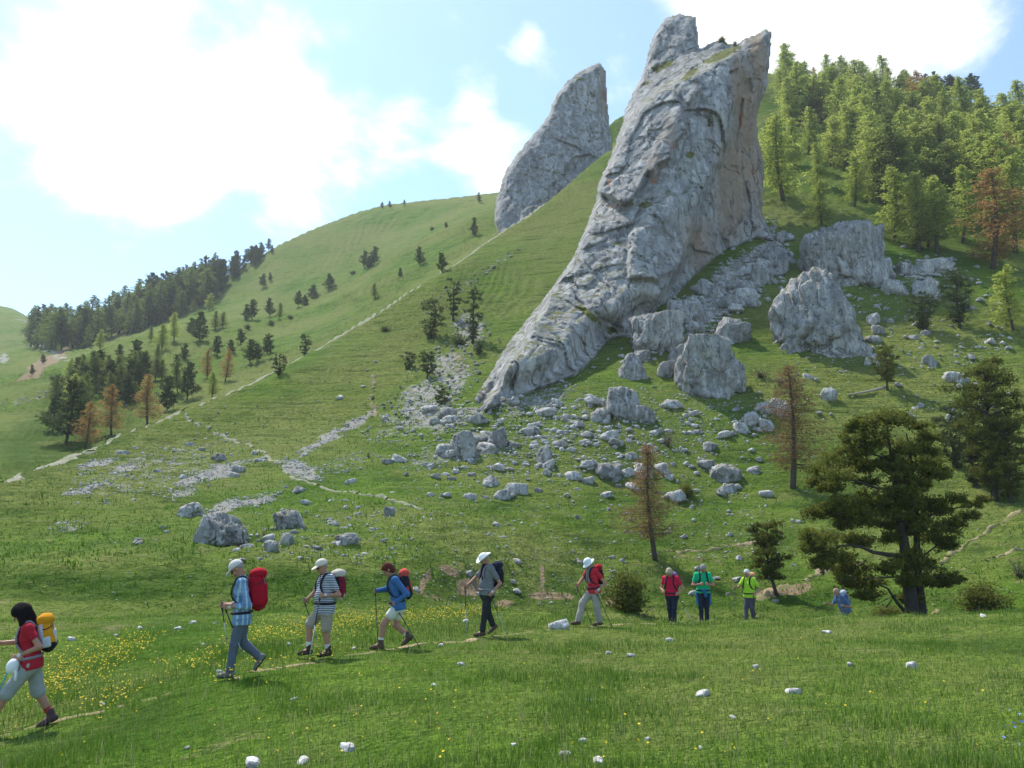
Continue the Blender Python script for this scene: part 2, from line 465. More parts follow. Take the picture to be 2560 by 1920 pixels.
# apron round and behind the camera so that the meadow goes on
apr = np.array([[-60, -60], [60, -60], [60, 1.0], [1.3, 1.0], [-1.3, 1.0], [-60, 1.0], [60, 46.0], [-60, 46.0]], float)
av = np.column_stack([apr, [-1.62, -1.62, -1.8, -1.62, -1.62, -1.9, -3.2, -2.6]])
nb = len(V); V = np.concatenate([V, av])
Ft = np.array([[nb, nb + 1, nb + 3], [nb, nb + 3, nb + 4], [nb, nb + 4, nb + 5], [nb + 1, nb + 2, nb + 3], [nb + 3, nb + 2, nb + 6], [nb + 5, nb + 4, nb + 7]])
ppx, ppy = project(V[:, 0], np.maximum(V[:, 1], 0.5), V[:, 2])
Pn = V * np.array([1, 1, 0.6])
wob = fbm(Pn * 0.35, 3)
vis = V[:, 1] > 20
SCR = np.where(vis, blob_mask(ppx + wob * 10, ppy + wob * 6, SCREE), 0)
SOI = np.where(vis, blob_mask(ppx + wob * 8, ppy + wob * 5, SOIL), 0)
# scree must lie on the near hillside or the ridge it belongs to, not on what stands behind
m, nt = new_mat('meadow grass and earth'); t = NT(nt)
pos = t.geo('Position')
n_big = t.noise(pos, 0.045, 4, 0.55); n_mid = t.noise(pos, 0.30, 5, 0.6); n_fine = t.noise(pos, 2.2, 5, 0.65); n_spk = t.noise(pos, 9.0, 3, 0.7)
g1 = t.mix(t.rng(n_mid, 0.34, 0.66), (0.064, 0.148, 0.013), (0.152, 0.258, 0.024))
g2 = t.mix(t.rng(n_big, 0.36, 0.58), g1, t.mix(t.rng(n_fine, .35, .65), (0.145, 0.195, 0.038), (0.255, 0.290, 0.075)))
mpc = t.node('ShaderNodeMapping'); mpc.inputs['Scale'].default_value = (0.22, 0.22, 2.4); t.l.new(pos, mpc.inputs[0])
n_con = t.noise(mpc.outputs[0], 0.9, 5, 0.65, 0.4)
g2 = t.mix(t.rng(n_con, 0.50, 0.66, 0, .6), g2, (0.215, 0.225, 0.070))
g2 = t.mix(t.rng(n_con, 0.46, 0.32, 0, .7), g2, (0.040, 0.080, 0.012))
g3 = t.mix(t.rng(n_spk, 0.42, 0.74), g2, t.mix(0.6, g2, (0.028, 0.060, 0.008)))
dry = t.mix(t.rng(t.noise(pos, 0.9, 4, 0.65), 0.62, 0.78), g3, (0.27, 0.245, 0.11))
dry = t.mix(t.math('MULTIPLY', t.attr('deep_green'), t.rng(n_mid, .3, .55)), dry, t.mix(n_fine, (0.030, 0.075, 0.009), (0.075, 0.150, 0.017)))  # darker green mixed in inside those patches, broken up by noise
soil_f = t.rng(t.math('ADD', t.attr('soil'), t.math('MULTIPLY', t.math('SUBTRACT', n_fine, 0.5), 0.9)), 0.38, 0.62)
soil_c = t.mix(n_spk, (0.21, 0.150, 0.085), (0.42, 0.315, 0.20))
c = t.mix(soil_f, dry, soil_c)
scr_n = t.noise(pos, 1.3, 5, 0.7)
scr_f = t.rng(t.math('ADD', t.attr('scree'), t.math('MULTIPLY', t.math('SUBTRACT', scr_n, 0.5), 1.5)), 0.46, 0.68)
scr_c = t.mix(n_spk, (0.26, 0.245, 0.215), (0.50, 0.48, 0.43))
c = t.mix(scr_f, c, scr_c)
h = t.math('ADD', t.math('ADD', t.math('MULTIPLY', n_fine, 0.6), t.math('MULTIPLY', n_con, 0.7)), t.math('MULTIPLY', n_spk, 0.3))
t.finish(c, 0.95, t.bump(h, 1.0, 0.8), 0.05)
M_GROUND = m
g_me = mesh_data('ground', V, [Fq, Ft], m, True, attrs={'scree': SCR, 'soil': SOI, 'deep_green': np.where(vis, blob_mask(ppx + wob * 20, ppy + wob * 10, DEEP_GREEN), 0)})
ground = tag(obj('ground', g_me), 'steep green mountain pasture with stony patches rising from the meadow', 'hillside', None, 'structure')
# ------------------------------------------------------------------ limestone
def rock_mat(name, scale=1.0, moss=0.0, lite=1.0):
    m, nt = new_mat(name); t = NT(nt)
    pos = t.geo('Position')
    mp = t.node('ShaderNodeMapping'); mp.inputs['Scale'].default_value = (1.0, 1.0, 0.22); mp.inputs['Rotation'].default_value = (0, R(-22), 0)
    t.l.new(pos, mp.inputs[0])
    n1 = t.noise(pos, 0.16 * scale, 5, 0.6); n2 = t.noise(pos, 1.1 * scale, 6, 0.68, 0.3); n3 = t.noise(pos, 6 * scale, 4, 0.7)
    st = t.noise(mp.outputs[0], 0.9 * scale, 6, 0.65, 0.6)
    L_ = lambda *c_: tuple(x * lite for x in c_)
    a = t.mix(t.rng(n1, 0.38, 0.62), L_(0.262, 0.256, 0.250), L_(0.430, 0.415, 0.390))
    a = t.mix(t.rng(st, 0.50, 0.66), a, L_(0.56, 0.55, 0.53))
    a = t.mix(t.rng(st, 0.44, 0.30), a, L_(0.155, 0.152, 0.150))
    a = t.mix(t.rng(n2, 0.55, 0.66, 0, .85), a, L_(0.095, 0.093, 0.088))
    a = t.mix(t.rng(n2, 0.42, 0.30, 0, .7), a, L_(0.58, 0.57, 0.54))
    a = t.mix(t.rng(n3, 0.55, 0.72, 0, .55), a, L_(0.12, 0.118, 0.11))
    och = t.math('MULTIPLY', t.attr('ochre'), t.rng(st, 0.20, 0.52, .25, 1.0))
    a = t.mix(och, a, t.mix(n2, (0.27, 0.150, 0.060), (0.40, 0.29, 0.185)))
    rust = t.math('MULTIPLY', t.attr('rust'), t.rng(n2, 0.35, 0.55))
    a = t.mix(rust, a, (0.42, 0.15, 0.055))
    sep = t.node('ShaderNodeSeparateXYZ'); t.l.new(t.geo('Normal'), sep.inputs[0])
    ms = t.math('MULTIPLY', t.rng(sep.outputs[2], 0.62, 0.86), t.rng(n2, 0.44, 0.56))
    ms = t.math('MAXIMUM', t.math('MULTIPLY', ms, moss), t.rng(t.math('ADD', t.attr('turf'), t.math('MULTIPLY', t.math('SUBTRACT', n2, 0.5), 2.6)), 0.55, 0.75))
    a = t.mix(ms, a, t.mix(n3, (0.07, 0.085, 0.02), (0.17, 0.175, 0.045)))
    nz = t.node('ShaderNodeTexNoise'); nz.inputs['Scale'].default_value = .7 * scale; nz.inputs['Detail'].default_value = 3; t.l.new(pos, nz.inputs['Vector'])
    vm = t.node('ShaderNodeVectorMath', operation='MULTIPLY_ADD'); t.l.new(nz.outputs['Color'], vm.inputs[0]); vm.inputs[1].default_value = (1.5 / scale,) * 3; t.l.new(mp.outputs[0], vm.inputs[2])
    vo = t.node('ShaderNodeTexVoronoi', feature='DISTANCE_TO_EDGE'); vo.inputs['Scale'].default_value = .42 * scale; t.l.new(vm.outputs[0], vo.inputs['Vector'])
    ck = t.math('MULTIPLY', t.rng(vo.outputs['Distance'], 0.012, 0.055, 1, 0), t.rng(n1, .44, .60))
    a = t.mix(t.math('MULTIPLY', ck, .62), a, L_(0.075, 0.072, 0.068))
    h = t.math('ADD', t.math('MULTIPLY', t.math('SUBTRACT', n2, t.math('MULTIPLY', ck, 0.9)), 0.45), t.math('ADD', t.math('MULTIPLY', n3, 0.25), t.math('MULTIPLY', st, 0.6)))
    t.finish(a, 0.95, t.bump(h, 1.0, 0.45 / scale), 0.05)
    return m
M_CLIFF = rock_mat('cliff limestone', 1.0, 0.9, 0.92)
M_ROCK = rock_mat('boulder limestone', 2.2, 0.5, 0.88)
M_STONE = rock_mat('pale loose limestone', 6.0, 0.0, 1.15)
M_WHITE = rock_mat('white field stone', 14.0, 0.0, 1.5)

def thin_plate(pts):
    p = np.array(pts, float); n = len(p); xy, v = p[:, :2] / 100, p[:, 2]
    def ker(d2): return 0.5 * d2 * np.log(np.maximum(d2, 1e-12))
    A = np.zeros((n + 3, n + 3)); d2 = ((xy[:, None] - xy[None]) ** 2).sum(-1)
    A[:n, :n] = ker(d2) + np.eye(n) * 0.02; A[:n, n] = 1; A[:n, n + 1:] = xy; A[n, :n] = 1; A[n + 1:, :n] = xy.T
    w = np.linalg.solve(A, np.concatenate([v, [0, 0, 0]]))
    def f(x, y):
        q = np.stack([x, y], -1) / 100
        return ker(((q[..., None, :] - xy) ** 2).sum(-1)) @ w[:n] + w[n] + q @ w[n + 1:]
    return f
def seg_dist(px, py, poly, closed=True):
    P = np.array(poly, float); A = P; B = np.roll(P, -1, 0)
    if not closed: A, B = P[:-1], P[1:]
    best = np.full(px.shape, 1e9)
    for (ax, ay), (bx, by) in zip(A, B):
        dx, dy = bx - ax, by - ay; L = dx * dx + dy * dy + 1e-9
        t = np.clip(((px - ax) * dx + (py - ay) * dy) / L, 0, 1)
        best = np.minimum(best, (px - ax - t * dx) ** 2 + (py - ay - t * dy) ** 2)
    return np.sqrt(best)
def inside(px, py, poly):
    r = np.zeros(px.shape, bool); P = poly
    for (x1, y1), (x2, y2) in zip(P, P[1:] + P[:1]):
        c = ((y1 > py) != (y2 > py)) & (px < (x2 - x1) * (py - y1) / (y2 - y1 + 1e-12) + x1)
        r ^= c
    return r
def rough_outline(poly, amp, seed):
    P = np.array(poly + poly[:1], float); out = []
    for a, b in zip(P[:-1], P[1:]):
        n = max(2, int(np.hypot(*(b - a)) / 2.2))
        for t in np.linspace(0, 1, n, endpoint=False): out.append(a + (b - a) * t)
    out = np.array(out)
    q = np.column_stack([out * 0.16, np.full(len(out), seed)])
    out[:, 0] += amp * fbm(q, 3); out[:, 1] += amp * fbm(q + 31.7, 3)
    return [tuple(p) for p in out]

def relief_rock(name, outline, foot, depth, raised, cracks, masks, round_px, round_m, thick, seed, step=1.05, amp=1.0, ramps=()):
    """a closed solid: the face towards the valley is modelled in depth, the back closes it"""
    poly = rough_outline(outline, 2.0 * amp, seed)
    P = np.array(poly); x0, y0 = P.min(0) - 1; x1, y1 = P.max(0) + 1
    gx, gy = np.meshgrid(np.arange(x0, x1, step), np.arange(y0, y1, step))
    ins = inside(gx, gy, poly)
    d = np.where(ins, seg_dist(gx, gy, poly), 0)
    depth = list(depth)
    for fx, fy in foot:                                            # the foot runs into the ground where the eye sees it
        depth += [(fx, fy, spot(fx, fy).y - .2), (fx + 2, fy + 11, spot(fx + 2, fy + 11).y + 2.2)]
    D = thin_plate(depth)(gx, gy)
    fd = seg_dist(gx, gy, foot, False) if foot else np.full(gx.shape, 99.)
    for pl, off, soft in raised:
        sd = seg_dist(gx, gy, pl) * np.where(inside(gx, gy, list(pl)), 1, -1)
        q = np.stack([gx * 0.05, gy * 0.05, np.full_like(gx, seed + 3)], -1)
        D = D + off * sstep(sd + 5 * fbm(q, 3), -soft, soft)
    for f in ramps: D = D + f(gx, gy)
    q = np.stack([gx * 0.045, gy * 0.045, np.full_like(gx, seed)], -1)
    wx, wy = gx + 4 * fbm(q + 5, 3), gy + 4 * fbm(q + 11, 3)
    fade = 0.25 + 0.75 * sstep(perlin(q * 2.2 + 50), -.25, .2)
    for pl, dep, w in cracks:
        D = D + dep * 0.45 * fade * np.exp(-(seg_dist(wx, wy, pl, False) / (w * 0.75)) ** 2)
    t = np.clip(np.maximum(d, 14 - fd) / round_px, 0, 1)
    D = D + round_m * (1 - np.sqrt(np.clip(1 - (1 - t) ** 2, 0, 1)))
    if foot:
        fl = []
        for (ax_, ay_), (bx_, by_) in zip(foot[:-1], foot[1:]):
            for q_ in np.linspace(0, 1, 6, endpoint=False): fl.append((ax_ + (bx_ - ax_) * q_, ay_ + (by_ - ay_) * q_))
        fl = np.array(fl); jx = np.clip(((fl[:, 0] - x0) / step).astype(int), 0, gx.shape[1] - 1); jy = np.clip(((fl[:, 1] - y0) / step).astype(int), 0, gx.shape[0] - 1)
        dl = D[jy, jx] - (hit(fl[:, 0], fl[:, 1])[:, 1] - 1.3)
        nearf = np.argwhere(fd < 34)
        gpx, gpy = gx[nearf[:, 0], nearf[:, 1]], gy[nearf[:, 0], nearf[:, 1]]
        kk = ((gpx[:, None] - fl[None, :, 0]) ** 2 + (gpy[:, None] - fl[None, :, 1]) ** 2)
        wgt = np.exp(-kk / 60.0) + 1e-12; sh_ = (wgt * dl).sum(1) / wgt.sum(1); ny = fl[kk.argmin(1), 1]
        fdn = fd[nearf[:, 0], nearf[:, 1]]
        D[nearf[:, 0], nearf[:, 1]] += -sh_ * sstep(-fdn, -34, -4) + np.where(gpy > ny, .30 * fdn, 0)
    a, e = ray(gx, gy)
    W = np.stack([a * D, D, e * D], -1)
    # beds dip down to the left: relief follows them
    c, s = math.cos(R(-26)), math.sin(R(-26))
    Q = np.stack([W[..., 0] * c + W[..., 2] * s, W[..., 1], (-W[..., 0] * s + W[..., 2] * c) * 0.45], -1)
    Q2 = np.stack([W[..., 0] * c + W[..., 2] * s, W[..., 1] * .5, (-W[..., 0] * s + W[..., 2] * c) * 0.12], -1)
    n = 1.5 * fbm(Q * 0.10 + seed, 3) + 0.5 * ridged(Q * 0.22 + seed, 4) + 1.5 * fbm(Q2 * 0.30 + 4, 4, 0.6) + .5 * ridged(Q2 * .8 + 9, 3) + 0.16 * fbm(Q * 0.9, 4, 0.65)
    blocky = perlin(np.floor(Q * np.array([0.5, 0.5, 0.9]) + 0.7 * perlin(Q * 0.4)[..., None]) * 3.71) * 0.5
    v1, e1 = facet(Q * np.array([.13, .13, .20]) + .35 * perlin(Q * .12)[..., None] + seed, 3)
    v2, e2 = facet(Q * np.array([.42, .42, .70]) + .3 * perlin(Q * .4)[..., None] + seed, 5)
    v3, e3 = facet(Q * np.array([1.1, 1.1, 2.0]) + seed, 9)
    joint = sstep(perlin(Q * .09 + 2), -.1, .25)
    n = n * .75 + .70 * v1 + .24 * v2 + .15 * v3 - .22 * joint * np.exp(-(e1 / .03) ** 2) - .12 * joint * np.exp(-(e2 / .06) ** 2)
    D = D - amp * n * sstep(d, 0, 5) * (.35 + .65 * sstep(fd, 0, 14))
    T = np.clip(d * (D / F_PX) * 1.7, 0.5, thick)
    idx = -np.ones(gx.shape, int); idx[ins] = np.arange(ins.sum()); N = int(ins.sum())
    fr = np.stack([a * D, D, e * D], -1)[ins]
    # the back stands behind the face along the level, so the solid keeps its true size
    bk = fr + np.stack([0.12 * T, T, -0.10 * T], -1)[ins]
    cell = ins[:-1, :-1] & ins[1:, :-1] & ins[:-1, 1:] & ins[1:, 1:]
    i0, i1, i2, i3 = idx[:-1, :-1][cell], idx[:-1, 1:][cell], idx[1:, 1:][cell], idx[1:, :-1][cell]
    f_front = np.stack([i0, i3, i2, i1], -1); f_back = np.stack([i0, i1, i2, i3], -1) + N
    E = {}
    for col in range(4):
        for u, v in zip(f_front[:, col], f_front[:, (col + 1) % 4]): E[(u, v)] = 1
    rim = np.array([(v, u, u + N, v + N) for (u, v) in E if (v, u) not in E])
    attrs = {}
    for k, blobs in masks.items():
        m = blob_mask(gx, gy, blobs)[ins]; attrs[k] = np.concatenate([m, m])
    me = mesh_data(name, np.concatenate([fr, bk]), [f_front, f_back, rim], M_CLIFF, True, attrs=attrs)
    return obj(name, me)
def z2(pts): return [(480 + u * 0.1688, v * 0.1688) for u, v in pts]

MAIN = [(474, 402), (477, 393), (494, 367), (508, 342), (534, 310), (554, 284), (573, 256), (584.6, 228), (595, 202.5), (597, 186), (606.6, 165), (615, 143.5), (622, 121.5), (625, 108), (632, 93), (640, 77.6),
        (645.4, 64), (649, 45.6), (655.5, 32), (664, 18.6), (679, 12.7), (696, 17), (698, 34), (699.4, 48), (716, 41), (723, 38.5), (729, 44), (736.6, 43), (750, 36), (767, 28.4), (772, 31), (771, 50.6), (767, 88), (760, 105),
        (757, 118), (760, 143.5), (764.4, 160), (763.6, 197.5), (763, 213), (774, 240), (762, 250), (735, 262), (723, 262), (690, 296), (668, 314), (645, 336), (632, 348), (612, 352), (586, 378), (576, 386), (530, 404), (494, 418), (480, 415)]
FRONT_SLAB = z2([(560, 1490), (620, 1340), (690, 1190), (700, 1080), (760, 960), (850, 740), (960, 610), (1080, 520), (1200, 460), (1500, 300), (1560, 330), (1550, 500), (1500, 700), (1440, 900), (1380, 1060), (1310, 1180), (1290, 1330), (1230, 1500), (1130, 1660), (1000, 1900), (700, 2300), (300, 2450), (0, 2450)])
ROUND_SLAB = z2([(850, 740), (960, 610), (1080, 520), (1150, 530), (1190, 600), (1220, 680), (1225, 760), (1150, 840), (1130, 940), (1050, 980), (1040, 1020), (980, 1040), (950, 1120), (900, 1190), (840, 1210), (690, 1140), (740, 1000)])
LOW_BULGE = z2([(1000, 1230), (1120, 1150), (1210, 1150), (1300, 1080), (1320, 1200), (1270, 1400), (1190, 1560), (1050, 1660), (900, 1640), (880, 1400)])
KNOB = z2([(1150, 490), (1290, 430), (1315, 500), (1240, 620), (1195, 580)])
SPIRE_LINE = [(632, 93), (655, 71), (668, 62), (683, 51), (700, 47), (716, 44), (736, 45), (745, 48)]
def spire_back(gx, gy):
    # above this ledge the summit tower stands farther back
    ly = np.interp(gx, [600, 632, 655, 668, 683, 700, 745, 760, 790], [120, 88, 68, 60, 50, 46, 47, 20, 10])
    ly2 = np.interp(gx, [600, 640, 671, 691, 733, 745, 760, 790], [130, 108, 86, 68, 52, 46, 20, 10])
    ramp = np.clip((ly2 - gy) / np.maximum(ly2 - ly, 2.0), 0, 1) * np.clip((ly2 - ly) / 8, 0, 1)
    return 3.2 * ramp
main_rock = relief_rock('rock_spire', MAIN, [(476, 401), (494, 405), (528, 391), (552, 382), (575, 373), (586, 362), (608, 338), (630, 333), (643, 320), (665, 302), (681, 286), (700, 268), (723, 250), (757, 236), (772, 239)],
    [
     (508, 342, 80), (554, 284, 92), (595, 202, 104), (622, 121, 114), (640, 77, 119), (679, 13, 124), (699, 48, 119), (770, 30, 118), (760, 118, 117), (764, 180, 116), (620, 230, 98), (660, 150, 106), (710, 100, 110), (560, 350, 80), (690, 200, 102)],
    [(FRONT_SLAB, -6.5, 5.0), (ROUND_SLAB, -2.2, 2.2), (LOW_BULGE, -1.8, 2.5), (KNOB, -1.2, 2.0),
     (z2([(690, 1140), (840, 1210), (900, 1190), (880, 1260), (760, 1300), (650, 1260)]), 0.9, 3),
     (z2([(1370, 1050), (1560, 700), (1600, 300), (1760, 150), (1760, 700), (1700, 1250), (1560, 1400), (1400, 1400), (1340, 1200)]), -1.2, 8),
     (z2([(1440, 1400), (1560, 1290), (1640, 1330), (1560, 1480), (1470, 1480)]), -1.5, 3)],
    [(z2([(1555, 560), (1540, 700), (1520, 900)]), 1.6, 1.6), (z2([(1225, 700), (1240, 800), (1180, 950), (1050, 1000)]), 1.3, 1.4), (z2([(960, 600), (1080, 515), (1160, 530), (1200, 620), (1230, 760)]), 1.4, 1.5),
     (z2([(690, 1150), (800, 1200), (890, 1195), (950, 1110), (1000, 1020)]), 1.5, 1.5), (z2([(1240, 640), (1330, 700), (1400, 640)]), 0.8, 1.5), (z2([(1250, 900), (1300, 950), (1380, 880)]), 1.0, 2.0), (z2([(1120, 1150), (1200, 1140), (1260, 1060), (1230, 1010)]), 1.0, 1.6),
     (z2([(560, 1500), (700, 1640), (830, 1760)]), 1.3, 2.5), ([(553, 284), (575, 300), (600, 318), (625, 332)], 1.8, 2.6), ([(540, 345), (520, 365), (512, 385)], 1.1, 1.5), ([(566, 330), (552, 352), (535, 392)], 0.9, 1.4), ([(600, 300), (610, 318), (606, 340)], 0.8, 1.5),
     (z2([(1300, 500), (1240, 640), (1250, 760)]), 0.8, 1.4), (z2([(740, 1010), (850, 1030), (960, 1000)]), 0.5, 1.0), (z2([(1150, 480), (1300, 420), (1500, 300)]), 0.9, 1.6), (z2([(980, 470), (1100, 370), (1290, 290)]), 1.1, 1.6),
     ([(655, 290), (640, 300), (622, 306)], 0.7, 1.4), (z2([(1430, 1390), (1460, 1470)]), 1.2, 1.5), (z2([(1560, 1220), (1500, 1400)]), 0.6, 1.3)],
    {'ochre': [(745, 110, 12, 60, 8, .75), (735, 180, 20, 62, -6, .7), (757, 140, 8, 90, 0, .6), (668, 130, 8, 18, 0, .35), (655, 165, 10, 16, 0, .3), (700, 245, 18, 30, 10, .45), (757, 60, 10, 30, 0, .7)],
     'rust': [(673, 146, 3, 4, 0, .9), (654, 180, 3, 5, 0, .9), (609, 182, 1.6, 5, 0, .9), (614, 206, 8, 3, 0, .6), (741, 120, 2.4, 9, 0, .7), (698, 240, 3, 8, 0, .5), (752, 172, 4, 10, 0, .4)],
     'turf': [(663, 66, 14, 4, 30, 1.), (722, 55, 24, 5, 24, 1.), (690, 74, 14, 4, 40, .9), (648, 82, 7, 3, 30, .8), (590, 315, 22, 4, -40, .9), (612, 332, 10, 5, -30, .9), (690, 155, 5, 4, 0, .9), (668, 192, 5, 3, 10, .7), (646, 205, 9, 4, 0, .8), (618, 245, 7, 4, 0, .7), (560, 340, 12, 4, 5, .55),
              (700, 186, 7, 3, 20, .6), (622, 218, 4, 3, 0, .6), (575, 255, 5, 4, 0, .7), (650, 130, 3, 3, 0, .5), (600, 266, 6, 3, 0, .5), (728, 42, 7, 4, 0, .9)]},
    9, 3.2, 20, 3.0, ramps=(spire_back,))
tag(main_rock, 'tall grey limestone spire with ochre right face leaning over the slope', 'rock spire')

LEFT = [(495, 203), (505, 170.5), (520.5, 148.5), (536, 130), (547.5, 116.5), (552.6, 101), (559, 89.5), (568, 79), (585, 67.5), (595, 63), (601, 62.8), (606, 71), (607.4, 101), (610, 128), (613, 140), (612, 165), (590, 200), (560, 225), (525, 242), (500, 240), (494, 222)]
left_rock = relief_rock('rock_fin', LEFT, [],
    [(495, 203, 152), (500, 225, 148), (530, 215, 150), (560, 190, 155), (600, 150, 164), (610, 128, 168), (600, 64, 172), (585, 68, 171), (550, 115, 164), (520, 150, 158), (570, 130, 163), (606, 100, 170)],
    [(z2([(740, 400), (755, 600), (775, 830), (720, 830), (700, 600), (705, 420)]), 2.5, 2.5)],
    [(z2([(560, 820), (640, 780), (760, 800)]), 1.2, 1.5), (z2([(540, 960), (640, 930), (720, 880)]), 1.2, 1.6), (z2([(610, 640), (670, 590)]), 1.2, 1.4), (z2([(430, 700), (520, 560), (640, 440)]), 1.0, 1.4), (z2([(250, 1050), (420, 1100), (560, 1020)]), 0.9, 1.3), (z2([(150, 1250), (300, 1000), (420, 760)]), 0.9, 1.5)],
    {'ochre': [(604, 90, 4, 26, 0, .5)], 'rust': [(0, 0, 1, 1, 0, 0)], 'turf': [(580, 79, 6, 3, 0, .7), (562, 108, 5, 2, 0, .5), (593, 103, 9, 2.5, 20, .5), (577, 139, 4, 2, 0, .6)]},
    8, 5.0, 18, 9.0, amp=1.15)
tag(left_rock, 'smaller grey limestone fin standing on the ridge left of the big spire', 'rock fin')

# ------------------------------------------------------------------ boulders
import bmesh
_ico = {}
def ico(sub):
    if sub not in _ico:
        bm = bmesh.new(); bmesh.ops.create_icosphere(bm, subdivisions=sub, radius=1)
        _ico[sub] = (np.array([v.co[:] for v in bm.verts]), np.array([[v.index for v in f.verts] for f in bm.faces])); bm.free()
    return _ico[sub]
def boulder_shape(seed, sub, cuts=11, sharp=14.0, rough=0.12, taper=0.0, flat_top=None):
    rs = np.random.RandomState(seed); d, f = ico(sub)
    nn = rs.normal(size=(cuts, 3)); nn /= np.linalg.norm(nn, axis=1)[:, None]
    hh = rs.uniform(0.70, 1.0, cuts)
    nn = np.concatenate([nn, np.eye(3), -np.eye(3)]); hh = np.concatenate([hh, np.full(6, 0.98)])
    if flat_top is not None: nn = np.concatenate([nn, [flat_top[:3] / np.linalg.norm(flat_top[:3])]]); hh = np.append(hh, flat_top[3])
    inv = np.maximum(d @ nn.T, 0.02) / hh
    r = 1 / (inv ** sharp).sum(1) ** (1 / sharp)
    v = d * r[:, None]
    v = v + d * (0.9 * rough * fbm(v * 1.7 + seed, 4, 0.6) + rough * 0.5 * (ridged(v * 2.6 + seed, 3) - 0.6) + 0.5 * rough * fbm(v * 6 + seed, 4, 0.65))[:, None]
    v = v - d * (0.05 * np.exp(-(perlin(v * 1.25 + seed * 1.7) / .03) ** 2) * sstep(perlin(v * 1.1 + seed), -.1, .2))[:, None]
    w1, j1 = facet(v * 1.5 + seed * .37, seed); w2, j2 = facet(v * 3.6 + seed * .61, seed + 5)
    v = v + d * (rough * (.75 * w1 + .38 * w2) - .8 * rough * np.exp(-(j1 / .05) ** 2) - .35 * rough * np.exp(-(j2 / .08) ** 2))[:, None]
    if taper: v[:, :2] *= (1 - taper * np.clip((v[:, 2:] + 0.8) / 1.7, 0, 1))
    v /= np.percentile(np.abs(v), 98.5, axis=0); v = np.sign(v) * np.where(np.abs(v) > .9, .9 + .35 * (np.abs(v) - .9), np.abs(v))
    lowz = np.clip(-v[:, 2], 0, .95); v[:, :2] /= np.sqrt(1 - .5 * lowz ** 2)[:, None]
    return v, f
def add_boulder(name, box, seed, label, cat='boulder', group=None, deep=0.9, sub=5, taper=0.0, sink=0.34, rough=0.14, mat=None, rz=None, flat_top=None, cuts=15, py_base=None, tilt=0.0):
    x0, y0, x1, y1 = box
    g = spot((x0 + x1) / 2, py_base or y1 - 1)
    w = (x1 - x0) * m_per_px(g.y * 1.03); dp = w * deep; yc = g.y + dp * .35
    w = (x1 - x0) * m_per_px(yc); hgt = max(float(ray((x0 + x1) / 2, y0)[1]) * yc - g.z, .5 * w * (y1 - y0) / (x1 - x0))
    v, f = boulder_shape(seed, sub, cuts, 16.0, rough, taper, flat_top)
    H = hgt * (1 + sink)
    v = v * np.array([w / 2, dp / 2, H / 2])
    if tilt: v = v @ np.array(Matrix.Rotation(R(tilt), 3, 'Y')).T
    o = obj(name, mesh_data(name, v, f, mat or M_ROCK, True))
    o.location = (g.x, g.y + dp * 0.35, g.z + H / 2 - hgt * sink)
    return tag(o, label, cat, group)

add_boulder('boulder', (811, 217, 901, 287), 5, 'huge flat-topped grey boulder standing below the larch wood', deep=0.85, sub=5, flat_top=np.array([0.25, -0.25, 1, 0.90]), cuts=16, rough=0.13, taper=.18)
add_boulder('boulder', (776, 264, 873, 359), 14, 'pyramid-shaped rough grey boulder with moss on its tip', taper=0.62, sub=5, rough=0.20, deep=0.8, cuts=12)
add_boulder('boulder', (678, 336, 751, 398), 23, 'large rounded grey boulder with slanting cracks in front of the rubble', sub=5, deep=0.8, cuts=16, rough=0.14)
add_boulder('boulder', (630, 313, 687, 357), 31, 'knobbly domed boulder resting against the foot of the spire', sub=5, deep=0.8, rough=0.16)
add_boulder('boulder', (715, 318, 757, 344), 38, 'pale slanting boulder just behind the large cracked boulder', sub=4, tilt=20)
add_boulder('boulder', (668, 300, 706, 328), 44, 'blocky grey boulder tucked below the shaded foot of the spire', sub=4, rough=0.16)
add_boulder('boulder', (618, 352, 650, 381), 52, 'wedge-shaped dark boulder left of the two round pale ones', sub=4, taper=0.35)
add_boulder('boulder', (657, 361, 679, 379), 57, 'small pale egg-shaped boulder left of the large cracked boulder', sub=4)
add_boulder('boulder', (669, 345, 696, 366), 61, 'rounded pale boulder leaning on the large cracked boulder', sub=4)
add_boulder('boulder', (634, 350, 652, 363), 63, 'small round boulder at the foot of the knobbly domed boulder', sub=4)
add_boulder('boulder', (606, 387, 643, 419), 68, 'fractured grey boulder crowning the heap below the spire', sub=4, rough=0.2, taper=0.4)
add_boulder('boulder', (590, 407, 611, 423), 72, 'split pale block at the left of the fractured boulder', sub=4, rough=0.16)
add_boulder('boulder', (627, 405, 657, 425), 75, 'long mossy block at the right of the fractured boulder', sub=4, rough=0.16)
add_boulder('boulder', (743, 410, 762, 428), 81, 'white cracked boulder lowest of the cluster behind the thin larch', sub=4, rough=0.18, mat=M_STONE)
add_boulder('boulder', (757, 401, 774, 415), 84, 'white boulder topmost left of the cluster behind the thin larch', sub=4, rough=0.18, mat=M_STONE)
add_boulder('boulder', (772, 398, 792, 417), 87, 'largest white boulder of the cluster behind the thin larch', sub=4, rough=0.18, mat=M_STONE)
add_boulder('boulder', (760, 418, 777, 433), 90, 'white boulder half hidden by the trunk of the thin larch', sub=4, rough=0.18, mat=M_STONE)
add_boulder('boulder', (450, 430, 477, 459), 95, 'tilted ribbed boulder below the left toe of the spire', sub=4, rough=0.2, tilt=-15)
add_boulder('boulder', (484, 431, 510, 449), 98, 'long slanting boulder right of the ribbed boulder', sub=4, rough=0.14, tilt=-24)
add_boulder('boulder', (536, 446, 556, 464), 101, 'stubby grey boulder in the middle of the stony slope', sub=4)
add_boulder('boulder', (595, 462, 624, 482), 104, 'dark two-humped boulder above the hiker in the white bucket hat', sub=4, rough=0.18)
